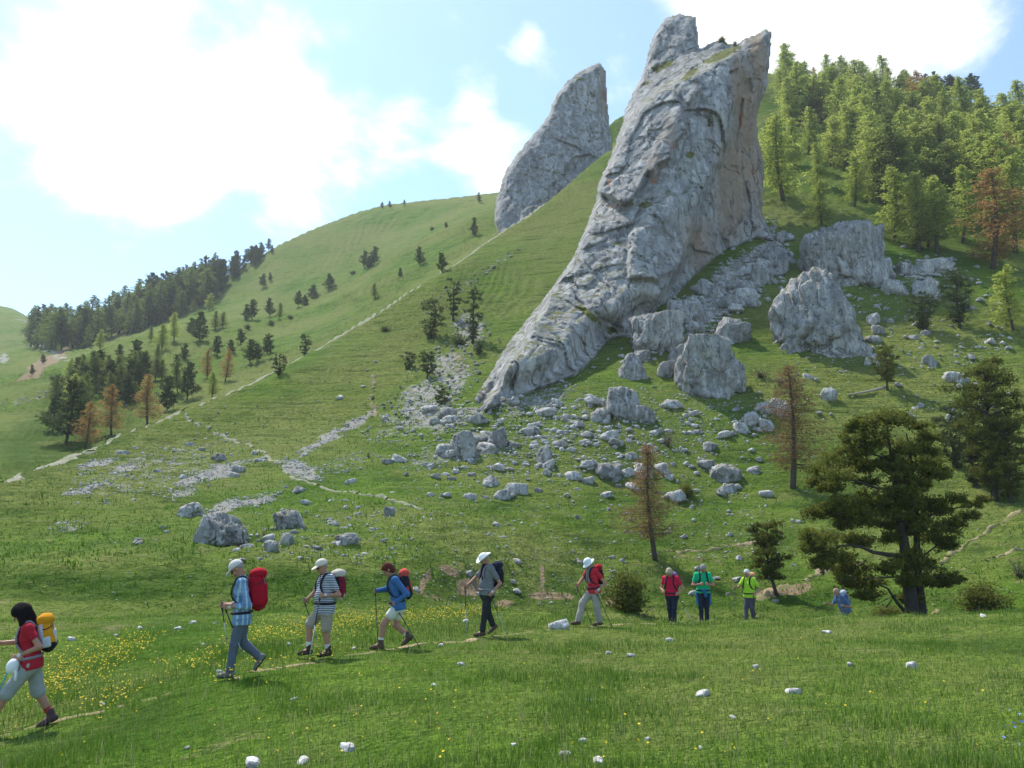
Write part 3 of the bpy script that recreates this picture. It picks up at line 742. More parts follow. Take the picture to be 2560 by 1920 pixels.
add_boulder('boulder', (709, 462, 744, 484), 107, 'broad rounded boulder alone in the green slope right of centre', sub=4, rough=0.12)
add_boulder('boulder', (191, 511, 238, 548), 110, 'big ribbed outcrop low on the left slope above the denim-shirted hiker', sub=5, rough=0.22, taper=0.62, tilt=-10)
add_boulder('boulder', (172, 503, 200, 520), 113, 'white slab boulder just above the ribbed outcrop', sub=4, mat=M_STONE, tilt=-14)
add_boulder('boulder', (272, 508, 299, 534), 116, 'bulging outcrop of grey rock right of the ribbed outcrop', sub=4, rough=0.2, tilt=-20)
add_boulder('boulder', (332, 532, 357, 549), 119, 'fan-shaped grey boulder above the striped-shirted hiker', sub=4, rough=0.2)
add_boulder('boulder', (262, 539, 277, 552), 121, 'small grey boulder left of the upright pair below the bulging outcrop', sub=4)
add_boulder('boulder', (278, 532, 293, 548), 123, 'upright grey boulder below the bulging outcrop', sub=4)
add_boulder('boulder', (383, 506, 395, 518), 126, 'lone upright grey boulder beside the thin trail', sub=4)
add_boulder('boulder', (886, 281, 912, 297), 130, 'low pale rock below the huge flat-topped boulder', sub=4, mat=M_STONE)
add_boulder('boulder', (916, 280, 942, 301), 133, 'pale sloping rock right of the low pale rock', sub=4, mat=M_STONE)
add_boulder('boulder', (901, 262, 921, 279), 136, 'round shaded rock touching the right end of the huge boulder', sub=4)
add_boulder('boulder', (934, 258, 961, 276), 139, 'whale-backed pale rock right of the huge boulder', sub=4, mat=M_STONE)
add_boulder('boulder', (918, 260, 936, 276), 141, 'small pale rock between the round and the whale-backed rock', sub=4, mat=M_STONE)
add_boulder('boulder', (763, 242, 796, 267), 144, 'slab-sided block left of the huge flat-topped boulder', sub=4, tilt=-22)
add_boulder('boulder', (774, 260, 792, 273), 147, 'paler block just below the slab-sided block', sub=4)
add_boulder('boulder', (752, 264, 776, 286), 149, 'broken block lowest of the three left of the huge boulder', sub=4, rough=0.18)
add_boulder('boulder', (866, 356, 882, 368), 151, 'white boulder above the small twin-stemmed pine', sub=4, mat=M_STONE)
add_boulder('boulder', (947, 371, 972, 386), 153, 'white jagged boulder above the dark pines at the right', sub=4, mat=M_STONE, rough=0.2)
add_boulder('boulder', (924, 355, 941, 369), 155, 'greyish boulder right of the small twin-stemmed pine', sub=4)
add_boulder('boulder', (821, 387, 839, 403), 157, 'white cleft boulder left of the fallen log', sub=4, mat=M_STONE, rough=0.2)
add_boulder('boulder', (828, 328, 844, 348), 159, 'knobbly block against the foot of the pyramid boulder', sub=4, rough=0.2)
add_boulder('boulder', (786, 334, 800, 342), 161, 'white flat block at the left foot of the pyramid boulder', sub=4, mat=M_STONE)
add_boulder('boulder', (867, 335, 885, 345), 162, 'low grey rock in the grass right of the pyramid boulder', sub=4)
add_boulder('boulder', (872, 324, 886, 334), 163, 'pale rock half sunk at the right foot of the pyramid boulder', sub=4)
add_boulder('boulder', (868, 313, 882, 325), 164, 'pale leaning rock on the right flank of the pyramid boulder', sub=4, mat=M_STONE)

# loose stones that can be told apart: shared meshes, one object each
rs = np.random.RandomState(11)
stone_me = []
for i in range(14):
    v, f = boulder_shape(300 + i, 3, 9, 10.0, 0.16)
    stone_me.append(mesh_data('loose_stone', v * np.array([1, 0.8, 0.62]), f, M_STONE if i % 3 else M_ROCK, True))
white_me = []
for i in range(6):
    v, f = boulder_shape(340 + i, 3, 9, 12.0, 0.12)
    white_me.append(mesh_data('field_stone', v * np.array([1, 0.7, 0.5]), f, M_WHITE, True))
def add_stone(name, me, px, py, wpx, label, group, rnd, sunk=0.40):
    g = spot(px, py); s = wpx * m_per_px(g.y) / 2
    o = obj(name, me); o.location = (g.x, g.y, g.z + s * 0.5 * (1 - 2 * sunk) )
    o.scale = (s * rnd.uniform(.85, 1.15), s * rnd.uniform(.85, 1.15), s * rnd.uniform(.8, 1.25))
    o.rotation_euler = (rnd.uniform(-.3, .3), rnd.uniform(-.3, .3), rnd.uniform(0, 6.3))
    return tag(o, label, 'stone', group)
ZONES = [(430, 770, 400, 500, 124, 5, 19, 'grey limestone rock strewn on the slope below the spire', 'rocks strewn below the spire'),
         (800, 1015, 295, 430, 40, 4, 13, 'pale rock lying on the green slope below the larches', 'rocks on the right-hand slope'),
         (100, 430, 445, 560, 48, 4, 13, 'grey rock lying on the left-hand slope behind the hikers', 'rocks on the left-hand slope'),
         (690, 790, 258, 340, 50, 7, 22, 'grey rubble block piled under the shaded face of the spire', 'rubble blocks under the spire'),
         (400, 800, 505, 604, 40, 4, 9, 'small pale rock on the lower bank behind the hikers', 'small rocks on the lower bank')]
rnd = random.Random(5)
for x0, x1, y0, y1, n, s0, s1, lab, grp in ZONES:
    for i in range(n):
        px, py = rnd.uniform(x0, x1), rnd.uniform(y0, y1)
        if lab.startswith('grey rubble'): py = 350 - (px - 640) * 0.62 + rnd.uniform(-26, 22)
        w = s0 + (s1 - s0) * rnd.random() ** 1.7
        add_stone('loose_stone', rnd.choice(stone_me), px, py, w * 1.25, lab, grp, rnd)
FIELD = [(347, 748, 20, 'large white stone with a dark notch in the near meadow grass'), (302, 763, 14, 'square white stone at the bottom edge of the meadow'), (253, 767, 20, 'flat white stone cut by the bottom edge of the picture'),
         (559.5, 630, 24, 'big white stone beside the boot of the hiker in the white bucket hat'), (794, 693, 16, 'white blocky stone right of centre in the meadow'), (702, 696, 17, 'pointed white stone with bare earth under it in the meadow'),
         (911, 667, 16, 'flat white stone in the meadow at the right'), (294, 700, 8, None), (461, 665, 8, None), (434, 687, 5, None), (116, 636, 6, None), (178, 630, 7, None), (193, 624, 8, None), (215, 625, 4, None), (204, 645, 5, None),
         (72, 640, 8, None), (17, 640, 10, None), (289, 646, 6, None), (354, 650, 7, None), (220, 674, 8, None), (102, 704, 8, None), (441, 647, 8, None), (187, 749, 9, None), (466, 622, 8, None), (670, 640, 9, None),
         (589, 702, 8, None), (609, 654, 7, None), (631, 657, 9, None), (756, 668, 8, None), (850, 667, 8, None), (648, 739, 8, None), (700, 748, 6, None), (565, 753, 12, None), (598, 760, 14, None), (583, 741, 10, None), (514, 746, 8, None), (983, 617, 8, None), (827, 633, 9, None), (733, 720, 8, None), (140, 628, 5, None), (52, 628, 5, None)]
for i, (px, py, w, lab) in enumerate(FIELD):
    add_stone('field_stone', white_me[i % 6], px, py, w, lab or 'small white stone lying in the foreground meadow grass', None if lab else 'small white stones in the meadow', rnd, 0.36)

# gravel and scree too small to tell apart: one mass
def gather(parts):
    vs, fs, n = [], [], 0
    for v, f in parts: vs.append(v); fs.append(f + n); n += len(v)
    return np.concatenate(vs), np.concatenate(fs)
def scatter(pts, size, sub, seed):
    r = np.random.RandomState(seed); d, f = ico(sub); n = len(pts)
    sc = np.stack([r.uniform(.7, 1.3, n), r.uniform(.6, 1.2, n), r.uniform(.4, .9, n)], -1) * size[:, None]
    jit = 1 + r.normal(0, .16, (n, len(d), 1))
    ang = r.uniform(0, 6.283, n); c, s = np.cos(ang), np.sin(ang)
    v = d[None] * jit * sc[:, None]
    x = v[..., 0] * c[:, None] - v[..., 1] * s[:, None]; y = v[..., 0] * s[:, None] + v[..., 1] * c[:, None]
    v = np.stack([x, y, v[..., 2]], -1) + pts[:, None]
    return v.reshape(-1, 3), (f[None] + (np.arange(n) * len(d))[:, None, None]).reshape(-1, 3)
P = []; S = []
for cx, cy, rx, ry, tl, st in SCREE:
    n = int(rx * ry * (1.1 if rx * ry < 700 else .5) * st) + 12; c, s = math.cos(R(tl)), math.sin(R(tl))
    rr, th = np.sqrt(rs.rand(n)) * 1.1, rs.rand(n) * 6.283
    u, v = rr * np.cos(th) * rx, rr * np.sin(th) * ry
    P.append(np.stack([cx + u * c + v * s, cy - u * s + v * c], -1)); S.append(0.7 + 1.5 * rs.rand(n) ** 3)
n = 2400; P.append(np.stack([rs.uniform(60, 1020, n), 612 - 330 * rs.rand(n) ** 0.9], -1)); S.append(0.45 + 1.0 * rs.rand(n) ** 3)
n = 1500; P.append(np.stack([rs.uniform(400, 780, n), rs.uniform(395, 560, n)], -1)); S.append(0.6 + 1.6 * rs.rand(n) ** 3)
n = 620; P.append(np.stack([rs.normal(560, 85, n), rs.normal(430, 24, n)], -1)); S.append(1.2 + 3.2 * rs.rand(n) ** 2.5)
n = 520; u_ = rs.rand(n); P.append(np.stack([640 + 140 * u_ + rs.normal(0, 10, n), 352 - 95 * u_ + rs.normal(0, 14, n)], -1)); S.append(1.2 + 2.8 * rs.rand(n) ** 2)
n = 220; P.append(np.stack([rs.uniform(780, 1010, n), rs.uniform(285, 420, n)], -1)); S.append(1.0 + 2.2 * rs.rand(n) ** 2.5)
n = 200; P.append(np.stack([rs.normal(930, 22, n), rs.normal(275, 10, n)], -1)); S.append(1.2 + 2.4 * rs.rand(n) ** 2)
n = 200; P.append(np.stack([rs.uniform(230, 400, n), rs.uniform(500, 565, n)], -1)); S.append(1.0 + 2.4 * rs.rand(n) ** 2.5)
n = 500; P.append(np.stack([rs.uniform(380, 640, n), rs.uniform(555, 610, n)], -1)); S.append(0.5 + 1.3 * rs.rand(n) ** 3)
P = np.concatenate(P); S = np.concatenate(S)
H = hit(P[:, 0], P[:, 1])
ok = (H[:, 1] > 22) & (H[:, 1] < 200) & ~((P[:, 0] < 700) & (H[:, 1] > 160)); H, S = H[ok], S[ok]
sz = S * H[:, 1] / F_PX
bigm = S > 2.3
vf = [scatter(H[bigm], sz[bigm], 2, 1), scatter(H[~bigm], sz[~bigm], 1, 2)]
v, f = gather(vf)
tag(obj('scree', mesh_data('scree', v, f, M_STONE, True)), 'loose pale scree and gravel scattered over the slope', 'scree', None, 'stuff')

# ------------------------------------------------------------------ trails
m, nt = new_mat('trodden limestone trail'); t = NT(nt); pos = t.geo('Position')
n1 = t.noise(pos, 1.2, 5, 0.65); n2 = t.noise(pos, 7, 4, 0.7)
t.finish(t.mix(t.rng(n1, .35, .65), t.mix(n2, (0.25, 0.225, 0.175), (0.42, 0.39, 0.33)), t.mix(n2, (0.09, 0.13, 0.03), (0.30, 0.29, 0.20))), 0.95, t.bump(n2, 0.5, 0.08), 0.05)
M_TRAIL = m
m, nt = new_mat('trodden earth trail'); t = NT(nt); pos = t.geo('Position')
n1 = t.noise(pos, 0.9, 5, 0.65); n2 = t.noise(pos, 11, 4, 0.7)
t.finish(t.mix(t.rng(n1, .42, .6), t.mix(n2, (0.24, 0.175, 0.10), (0.42, 0.33, 0.215)), t.mix(n2, (0.09, 0.12, 0.03), (0.20, 0.20, 0.07))), 0.95, t.bump(n2, 0.5, 0.05), 0.05)
M_EARTH = m
def trail(name, pts, width, mat, label, world_pts=False, lift=None, seed=0, gaps=.12):
    if world_pts: W = np.array(pts, float)[:, :2]
    elif len(pts[0]) == 3:
        p = np.array(pts, float); a, _ = ray(p[:, 0], p[:, 1]); W = np.stack([a * p[:, 2], p[:, 2]], -1)
    else:
        p = np.array(pts, float); W = hit(p[:, 0], p[:, 1])[:, :2]
    seg = np.concatenate([[0], np.cumsum(np.hypot(*np.diff(W, axis=0).T))])
    n = int(max(24, seg[-1] / (width * 0.25)))
    s = np.linspace(0, seg[-1], n); X = np.interp(s, seg, W[:, 0]); Y = np.interp(s, seg, W[:, 1])
    k = np.stack([s * 0.35 / width * 0.5, np.full(n, seed * 3.3), np.zeros(n)], -1)
    X = X + width * 0.8 * perlin(k); Y = Y + width * 0.5 * perlin(k + 40)
    tx, ty = np.gradient(X), np.gradient(Y); L = np.hypot(tx, ty); nx, ny = -ty / L, tx / L
    w1 = width * 0.5 * np.clip(.85 + 2.4 * fbm(k * 3 + 7, 5, .75), .04, 2.4); w2 = width * 0.5 * np.clip(.85 + 2.4 * fbm(k * 3 + 77, 5, .75), .04, 2.4)
    end = np.minimum(1, np.minimum(np.arange(n), n - 1 - np.arange(n)) / 4.0 + 0.15); w1 *= end; w2 *= end
    cols = []
    for q in np.linspace(-1, 1, 6):
        off = np.where(q < 0, q * w1, q * w2)
        x, y = X + nx * off, Y + ny * off
        lf = (lift if lift is not None else 0.03 + 0.0006 * y) - (0.03 + 0.0014 * y) * abs(q) ** 3
        cols.append(np.stack([x, y, ground_z(x, y) + lf], -1))
    v = np.stack(cols, 1).reshape(-1, 3)
    b = (np.arange(n - 1)[:, None] * 6 + np.arange(5)[None]).ravel()
    br = np.repeat((perlin(k * 1.7 + 19) + .35 * perlin(k * 9 + 3))[:-1] > -.5 + gaps * 2, 5); b = b[br]      # grass closes over it here and there
    o = obj(name, mesh_data(name, v, np.stack([b, b + 1, b + 7, b + 6], -1), mat, True))
    return tag(o, label, 'path', None, 'structure')
trail('ridge_path', [(x, y, Y * 1.0) for x, y, Y in crest[1:-2]], 1.5, M_TRAIL, 'pale stony track running up along the grassy ridge', seed=1, gaps=.04)
trail('hillside_path', [(185, 416), (189, 422), (207, 429), (225, 437), (247, 446), (265, 452), (268.5, 459), (278, 463), (282, 470), (296, 480), (318, 487), (342, 493), (378, 499), (402, 506), (422, 511)], 0.36, M_TRAIL, 'thin winding trail crossing the slope from the ridge fork', seed=2)
trail('sheep_path', [(372, 378), (375, 390), (371, 402), (374, 412), (372, 420)], 0.5, M_EARTH, 'short steep sheep track below the pines', seed=3)
trail('track', [(14, 319), (24, 322), (35, 326), (44, 336), (36, 341), (46, 350), (58, 356), (69, 361)], 2.2, M_TRAIL, 'hairpin track on the far left hill', seed=4)
trail('bank_path', [(940, 566), (965, 548), (985, 533), (1004, 520), (1022, 513)], 0.4, M_EARTH, 'earthy trail climbing right behind the big pine', seed=5)
trail('bank_path', [(955, 574), (990, 562), (1024, 552)], 0.3, M_EARTH, 'faint lower trail right of the big pine', seed=6)
trail('bank_path', [(745, 602), (770, 592), (800, 582), (830, 572), (860, 562)], 0.6, M_EARTH, 'bare earth trail passing under the small bent pine', seed=7)
trail('bank_path', [(662, 553), (690, 550), (720, 548), (748, 545), (775, 548)], 0.35, M_EARTH, 'level trail right of the rust coloured larch', seed=8)
trail('slope_path', [(455, 330), (460, 345), (458, 360), (463, 372)], 0.6, M_EARTH, 'worn rill beside the left edge of the spire', seed=9)
PATH = [(-11.0, 8.0), (-8.6, 9.6), (-6.4, 11.1), (-5.1, 11.9), (-3.9, 12.6), (-3.2, 14.6), (-1.95, 15.3), (-0.45, 17.6), (1.95, 20.0), (4.35, 23.0), (5.4, 24.2), (7.3, 26.2), (11.3, 29.0), (15.5, 33.0), (18.5, 38.0)]
trail('meadow_path', PATH, 0.28, M_EARTH, 'narrow trodden path through the meadow under the hikers', True, 0.012, 10, .2)
# ------------------------------------------------------------------ trees
M_BARK = plain('grey brown bark', (0.085, 0.068, 0.055), 0.95, 0.5, 9.0, 0.6, 0.05)
M_BARK_PINE = plain('dark pine bark', (0.065, 0.055, 0.047), 0.95, 0.5, 9.0, 0.6, 0.05)
M_DEAD = plain('bleached dead wood', (0.36, 0.32, 0.27), 0.9, 0.3, 12.0, 0.3, 0.05)
M_LARCH = leaf_mat('fresh larch needles', (0.200, 0.275, 0.045), (0.400, 0.450, 0.105), 0.7)
M_LARCH_FAR = leaf_mat('dull larch needles', (0.090, 0.140, 0.030), (0.240, 0.280, 0.070), 0.5)
M_RUST = leaf_mat('rust coloured larch needles', (0.230, 0.130, 0.045), (0.430, 0.270, 0.095), 0.5)
M_BROWN = leaf_mat('brown larch buds', (0.150, 0.085, 0.040), (0.300, 0.185, 0.085), 0.45)
M_PINE = leaf_mat('dark pine needles', (0.034, 0.055, 0.020), (0.110, 0.140, 0.045), 0.35)
M_OLIVE = leaf_mat('olive pine needles', (0.040, 0.055, 0.011), (0.205, 0.215, 0.036), 0.4)
M_BUSH = leaf_mat('bare brown twigs', (0.10, 0.080, 0.055), (0.21, 0.17, 0.11), 0.2)
M_SPRING = leaf_mat('spring green leaves', (0.12, 0.15, 0.03), (0.26, 0.27, 0.06), 0.4)

def tube(pts, rad, n=6):
    pts = np.asarray(pts, float); rad = np.broadcast_to(np.asarray(rad, float), (len(pts),))
    tg = np.gradient(pts, axis=0); tg /= np.linalg.norm(tg, axis=1)[:, None] + 1e-12
    ref = np.where(np.abs(tg[:, 2:3]) > 0.9, np.array([[1., 0, 0]]), np.array([[0, 0, 1.]]))
    u = np.cross(tg, ref); u /= np.linalg.norm(u, axis=1)[:, None]; w = np.cross(tg, u)
    th = np.arange(n) / n * 2 * np.pi
    v = pts[:, None] + rad[:, None, None] * (np.cos(th)[None, :, None] * u[:, None] + np.sin(th)[None, :, None] * w[:, None])
    k = len(pts); i = (np.arange(k - 1)[:, None] * n + np.arange(n)[None]).ravel(); j = (np.arange(k - 1)[:, None] * n + (np.arange(n) + 1)[None] % n).ravel()
    f = np.stack([i, j, j + n, i + n], -1)
    v = np.concatenate([v.reshape(-1, 3), pts[:1], pts[-1:]])
    c0, c1 = k * n, k * n + 1; a = np.arange(n); b = (a + 1) % n
    caps = np.concatenate([np.stack([np.full(n, c0), b, a], -1), np.stack([np.full(n, c1), a + (k - 1) * n, b + (k - 1) * n], -1)])
    return v, f, caps
def tubes_mesh(name, parts, mats):
    vs, q, t, n = [], [], [], 0
    for v, f, c in parts: vs.append(v); q.append(f + n); t.append(c + n); n += len(v)
    return mesh_data(name, np.concatenate(vs), [np.concatenate(q), np.concatenate(t)], mats, True)
def cards(cen, axis, lu, lv, r, droop=0.0):
    """small leaf sprays: a folded pointed face about each centre, long side along axis"""
    n = len(cen); axis = axis / (np.linalg.norm(axis, axis=1)[:, None] + 1e-9)
    rv = r.normal(size=(n, 3)); side = np.cross(axis, rv); side /= np.linalg.norm(side, axis=1)[:, None] + 1e-9
    lu = (lu * r.uniform(.6, 1.4, n))[:, None]; lv = (lv * r.uniform(.6, 1.4, n))[:, None]
    v = np.stack([cen - axis * lu * .5, cen + side * lv * .5 + axis * lu * .08, cen + axis * lu * .5, cen - side * lv * .5 + axis * lu * .02], 1)
    v[:, 2, 2] -= droop * lu[:, 0]
    return v.reshape(-1, 3), np.arange(n * 4).reshape(-1, 4)

def conifer(kind, seed, H, dens=1.0, leaf=1.0, limbs=True):
    r = np.random.RandomState(seed)
    larch = kind in ('larch', 'rust')
    lean = r.normal(0, .02, 2); bend = r.normal(0, .03, 2)
    def axis(t): return np.stack([H * (lean[0] * t + bend[0] * np.sin(t * 3)), H * (lean[1] * t + bend[1] * np.sin(t * 2.4)), H * t], -1)
    tt = np.linspace(-0.03, 1, 12)
    parts = [tube(axis(tt), H * 0.017 * (1 - np.clip(tt, 0, 1)) ** 0.8 + H * 0.0015, 7)]
    cen, ax, col = [], [], []
    nb = int((95 if larch else 52) * min(1.4, max(.8, dens)))
    t0 = r.uniform(.10, .24) if larch else r.uniform(.06, .16)
    for i in range(nb):
        t = t0 + (0.985 - t0) * (i + r.rand()) / nb
        az = i * 2.39996 + r.normal(0, .5)
        if larch: L = H * (0.27 * (1 - t) ** 0.62 * (0.6 + 0.4 * min(1, (t - t0) / .15)) + 0.012) * r.uniform(.35, 1.2)
        else: L = H * (0.27 * (1 - t) ** .62 * min(1, (t - t0) / .16 + .45) + 0.02) * r.uniform(.35, 1.25)
        d = np.array([math.cos(az), math.sin(az), 0])
        s = np.linspace(0, 1, 6)
        rise = (-0.22 + 0.34 * t) if larch else (0.10 + 0.35 * t)
        p = axis(np.full(6, t)) + d * (s * L)[:, None]; p[:, 2] += L * (rise * s + (0.14 if larch else 0.22) * s ** 2.5)
        p += r.normal(0, .018 * L, p.shape) * s[:, None]
        if limbs and L > H * 0.035: parts.append(tube(p[::1], H * 0.0042 * (1 - t * .6) * (1 - s * .85), 4))
        m = int((40 if larch else 46) * dens * (0.3 + L / (H * 0.16)))
        q = r.uniform(.12 if larch else .30, 1.04, m) ** (0.9 if larch else 0.75)
        c = np.stack([np.interp(q, s, p[:, k]) for k in range(3)], -1)
        sp = L * (0.17 if larch else 0.20) * (1.15 - 0.5 * q) + (.006 * H if larch else 0)
        c += r.normal(0, 1, c.shape) * (sp * np.array([[1], [1], [.55 if larch else .7]])).T
        if larch: c[:, 2] -= np.abs(r.normal(0, .035 * H * .4, m))
        a = d[None] * 0.9 + r.normal(0, .55 if larch else .8, (m, 3)); a[:, 2] += (-0.25 if larch else .5)
        cen.append(c); ax.append(a)
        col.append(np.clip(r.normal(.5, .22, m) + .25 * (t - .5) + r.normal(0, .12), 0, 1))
    cen, ax, col = np.concatenate(cen), np.concatenate(ax), np.concatenate(col)
    lu = leaf * H * (0.036 if larch else 0.040); lv = leaf * H * (0.0095 if larch else 0.016)
    v, f = cards(cen, ax, lu, lv, r, .12)
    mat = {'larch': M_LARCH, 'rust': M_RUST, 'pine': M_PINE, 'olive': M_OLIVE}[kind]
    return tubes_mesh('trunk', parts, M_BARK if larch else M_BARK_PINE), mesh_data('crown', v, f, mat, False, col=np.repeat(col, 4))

def pads_tree(seed, trunks, limbs, pads, leaf, per, mat, wood):
    """tree given by its stems, limbs and foliage pads (centre, radii)"""
    r = np.random.RandomState(seed)
    parts = [tube(p, rd, 8) for p, rd in trunks] + [tube(p, rd, 6) for p, rd in limbs]
    cen, ax, col = [], [], []
    for (c, rad) in pads:
        c, rad = np.array(c), np.array(rad)
        for k in range(max(3, int(per / 26))):                      # twigs with tufts of needles
            d = r.normal(size=3); d[2] = abs(d[2]) * .9 - .25; d /= np.linalg.norm(d)
            tip = c + d * rad * r.uniform(.55, 1.12)
            st = c + d * rad * .15 + r.normal(0, .08, 3) * rad
            if k % 4 == 0: parts.append(tube(np.stack([st, (st + tip) / 2 + r.normal(0, .03, 3), tip]), [.016, .012, .005], 3))
            m = 26
            q = r.rand(m) ** .55
            p = st + (tip - st) * q[:, None] + r.normal(0, .15, (m, 3)) * rad.mean() * (0.4 + .6 * q[:, None])
            cen.append(p); ax.append(d[None] + r.normal(0, .6, (m, 3)) + np.array([0, 0, .35]))
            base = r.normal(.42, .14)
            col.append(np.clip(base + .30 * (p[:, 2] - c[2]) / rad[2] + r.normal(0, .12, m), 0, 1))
    cen, ax, col = np.concatenate(cen), np.concatenate(ax), np.concatenate(col)
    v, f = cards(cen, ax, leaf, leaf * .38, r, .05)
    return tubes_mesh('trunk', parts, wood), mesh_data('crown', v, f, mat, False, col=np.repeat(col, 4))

def bush(seed, mat, n=260, leaf=.12, sq=.75):
    r = np.random.RandomState(seed)
    parts, cen, ax = [], [], []
    for i in range(16):
        d = r.normal(size=3); d[2] = abs(d[2]) + .5; d /= np.linalg.norm(d)
        tip = d * np.array([.5, .5, .95 * sq + .25]) * r.uniform(.6, 1.05)
        st = np.array([*(r.normal(0, .06, 2)), -.06])
        parts.append(tube(np.stack([st, st + (tip - st) * .5 + r.normal(0, .03, 3), tip]), [.018, .012, .004], 4))
        m = n // 10
        q = r.rand(m) ** .6
        cen.append(st + (tip - st) * q[:, None] + r.normal(0, .12, (m, 3)) * np.array([1, 1, .8])); ax.append(d + r.normal(0, .7, (m, 3)))
    cen, ax = np.concatenate(cen), np.concatenate(ax); cen[:, 2] = np.maximum(cen[:, 2], .01)
    v, f = cards(cen, ax, leaf, leaf * .42, r)
    return tubes_mesh('stems', parts, M_BARK), mesh_data('foliage', v, f, mat, False, col=np.clip(r.normal(.5, .25, len(v)), 0, 1))

PROTO = {
    'larch': [conifer('larch', 20 + i, 10.0) for i in range(6)],
    'rust': [conifer('rust', 40 + i, 10.0, .8) for i in range(3)],
    'pine': [conifer('pine', 60 + i, 6.0, 1.2, 1.15) for i in range(5)],
    }
def recolor(pair, mat):
    c = pair[1].copy(); c.materials.clear(); c.materials.append(mat); return (pair[0], c)
PROTO['dull'] = [recolor(p, M_LARCH_FAR) for p in PROTO['larch'][:3]]
PROTO_H = {'larch': 10., 'rust': 10., 'pine': 6., 'olive': 7., 'dull': 10.}
BUSH = {'dark': [bush(5, M_PINE, 420), bush(6, M_PINE, 420)], 'brown': [bush(7, M_BUSH, 200, .07), bush(8, M_BUSH, 200, .07)], 'olive': [bush(9, M_OLIVE, 2600, .085), bush(10, M_OLIVE, 2600, .085)], 'green': [bush(12, M_SPRING, 380)]}
trnd = random.Random(21)
def plant(kind, px, py, hpx, label, group=None, wide=1.0, name=None, at=None, lean=0.0, sink=0.0):
    g = Vector(at) if at is not None else spot(px, py)
    h = hpx * m_per_px(g.y) * 1.02
    nm = name or {'larch': 'larch_tree', 'rust': 'larch_tree', 'dull': 'larch_tree', 'pine': 'pine_tree', 'olive': 'pine_tree'}[kind]
    root = empty(nm, (g.x, g.y, g.z - .02 - sink), trnd.uniform(0, 6.28))
    k = h / PROTO_H[kind]; root.scale = (k * wide * trnd.uniform(.8, 1.2), k * wide * trnd.uniform(.8, 1.2), k)
    root.rotation_euler = (trnd.uniform(-.05, .05), lean + trnd.uniform(-.05, .05), root.rotation_euler[2])
    tr, cr = trnd.choice(PROTO[kind])
    obj('trunk', tr, root); obj('crown', cr, root)
    return tag(root, label, 'tree', group)
def shrub(kind, px, py, wpx, hpx, label, group=None, cat='shrub', name='shrub', at=None):
    g = Vector(at) if at is not None else spot(px, py); k = m_per_px(g.y)
    root = empty(name, (g.x, g.y, g.z - .01), trnd.uniform(0, 6.28)); root.scale = (wpx * k / 1.0, wpx * k / 1.0, hpx * k / 1.0)
    st, fo = trnd.choice(BUSH[kind]); obj('stems', st, root); obj('foliage', fo, root)
    return tag(root, label, cat, group)

# --- the two thin larches near the meadow
def near_larch(name, px, py, top, seed, label, dens, kind, wide):
    g = spot(px, py); h = (py - top) * m_per_px(g.y) * 1.03
    tr, cr = conifer(kind, seed, h, dens * 1.25, .62)
    cr.materials.clear(); cr.materials.append(M_BROWN)
    root = empty(name, (g.x, g.y, g.z - .05)); root.scale = (wide, wide, 1)
    obj('trunk', tr, root); obj('crown', cr, root)
    return tag(root, label, 'tree')
near_larch('larch_tree', 655.5, 563, 450, 401, 'thin rust-brown larch standing above the hiker in red beside the bucket-hatted one', .95, 'rust', 1.25)
near_larch('larch_tree', 793, 489, 366, 402, 'taller thin reddish larch with straight trunk in front of the white boulders', .9, 'rust', 1.35)

# --- the big pine
def q8(u, v): return 720 + u * 0.1567, 380 + v * 0.1567
PY = 33.0
pr = np.random.RandomState(9)
def w8(u, v, dy=0.0):
    px, py = q8(u, v); a, e = ray(px, py); Y = PY + dy
    return np.array([float(a) * Y, Y, float(e) * Y])
gp = w8(1250, 1560); gz = float(ground_z(gp[0], gp[1]))
root = empty('pine_tree', (gp[0], gp[1], gz))
org = np.array([gp[0], gp[1], gz])
def L8(pts): return np.array([w8(*p) for p in pts]) - org
tA = L8([(1235, 1600, 0), (1230, 1500, 0), (1205, 1300, 0), (1185, 1100, .1), (1150, 900, .1), (1120, 700, 0), (1100, 520, -.1), (1075, 380, 0), (1060, 250, 0)]); tA[0, 2] = min(tA[0, 2], -.15)
tB = L8([(1300, 1600, .5), (1290, 1500, .5), (1270, 1300, .6), (1258, 1100, .6), (1250, 850, .5), (1235, 650, .4), (1210, 450, .3), (1190, 340, .2)]); tB[0, 2] = min(tB[0, 2], -.15)
k8 = .1567 * PY / F_PX
trunks = [(tA, np.array([48, 46, 40, 34, 26, 18, 12, 8, 4]) * k8), (tB, np.array([36, 34, 26, 22, 17, 12, 8, 4]) * k8)]
def limb(pts, r0): p = L8(pts); return (p, np.linspace(r0, r0 * .25, len(p)) * k8)
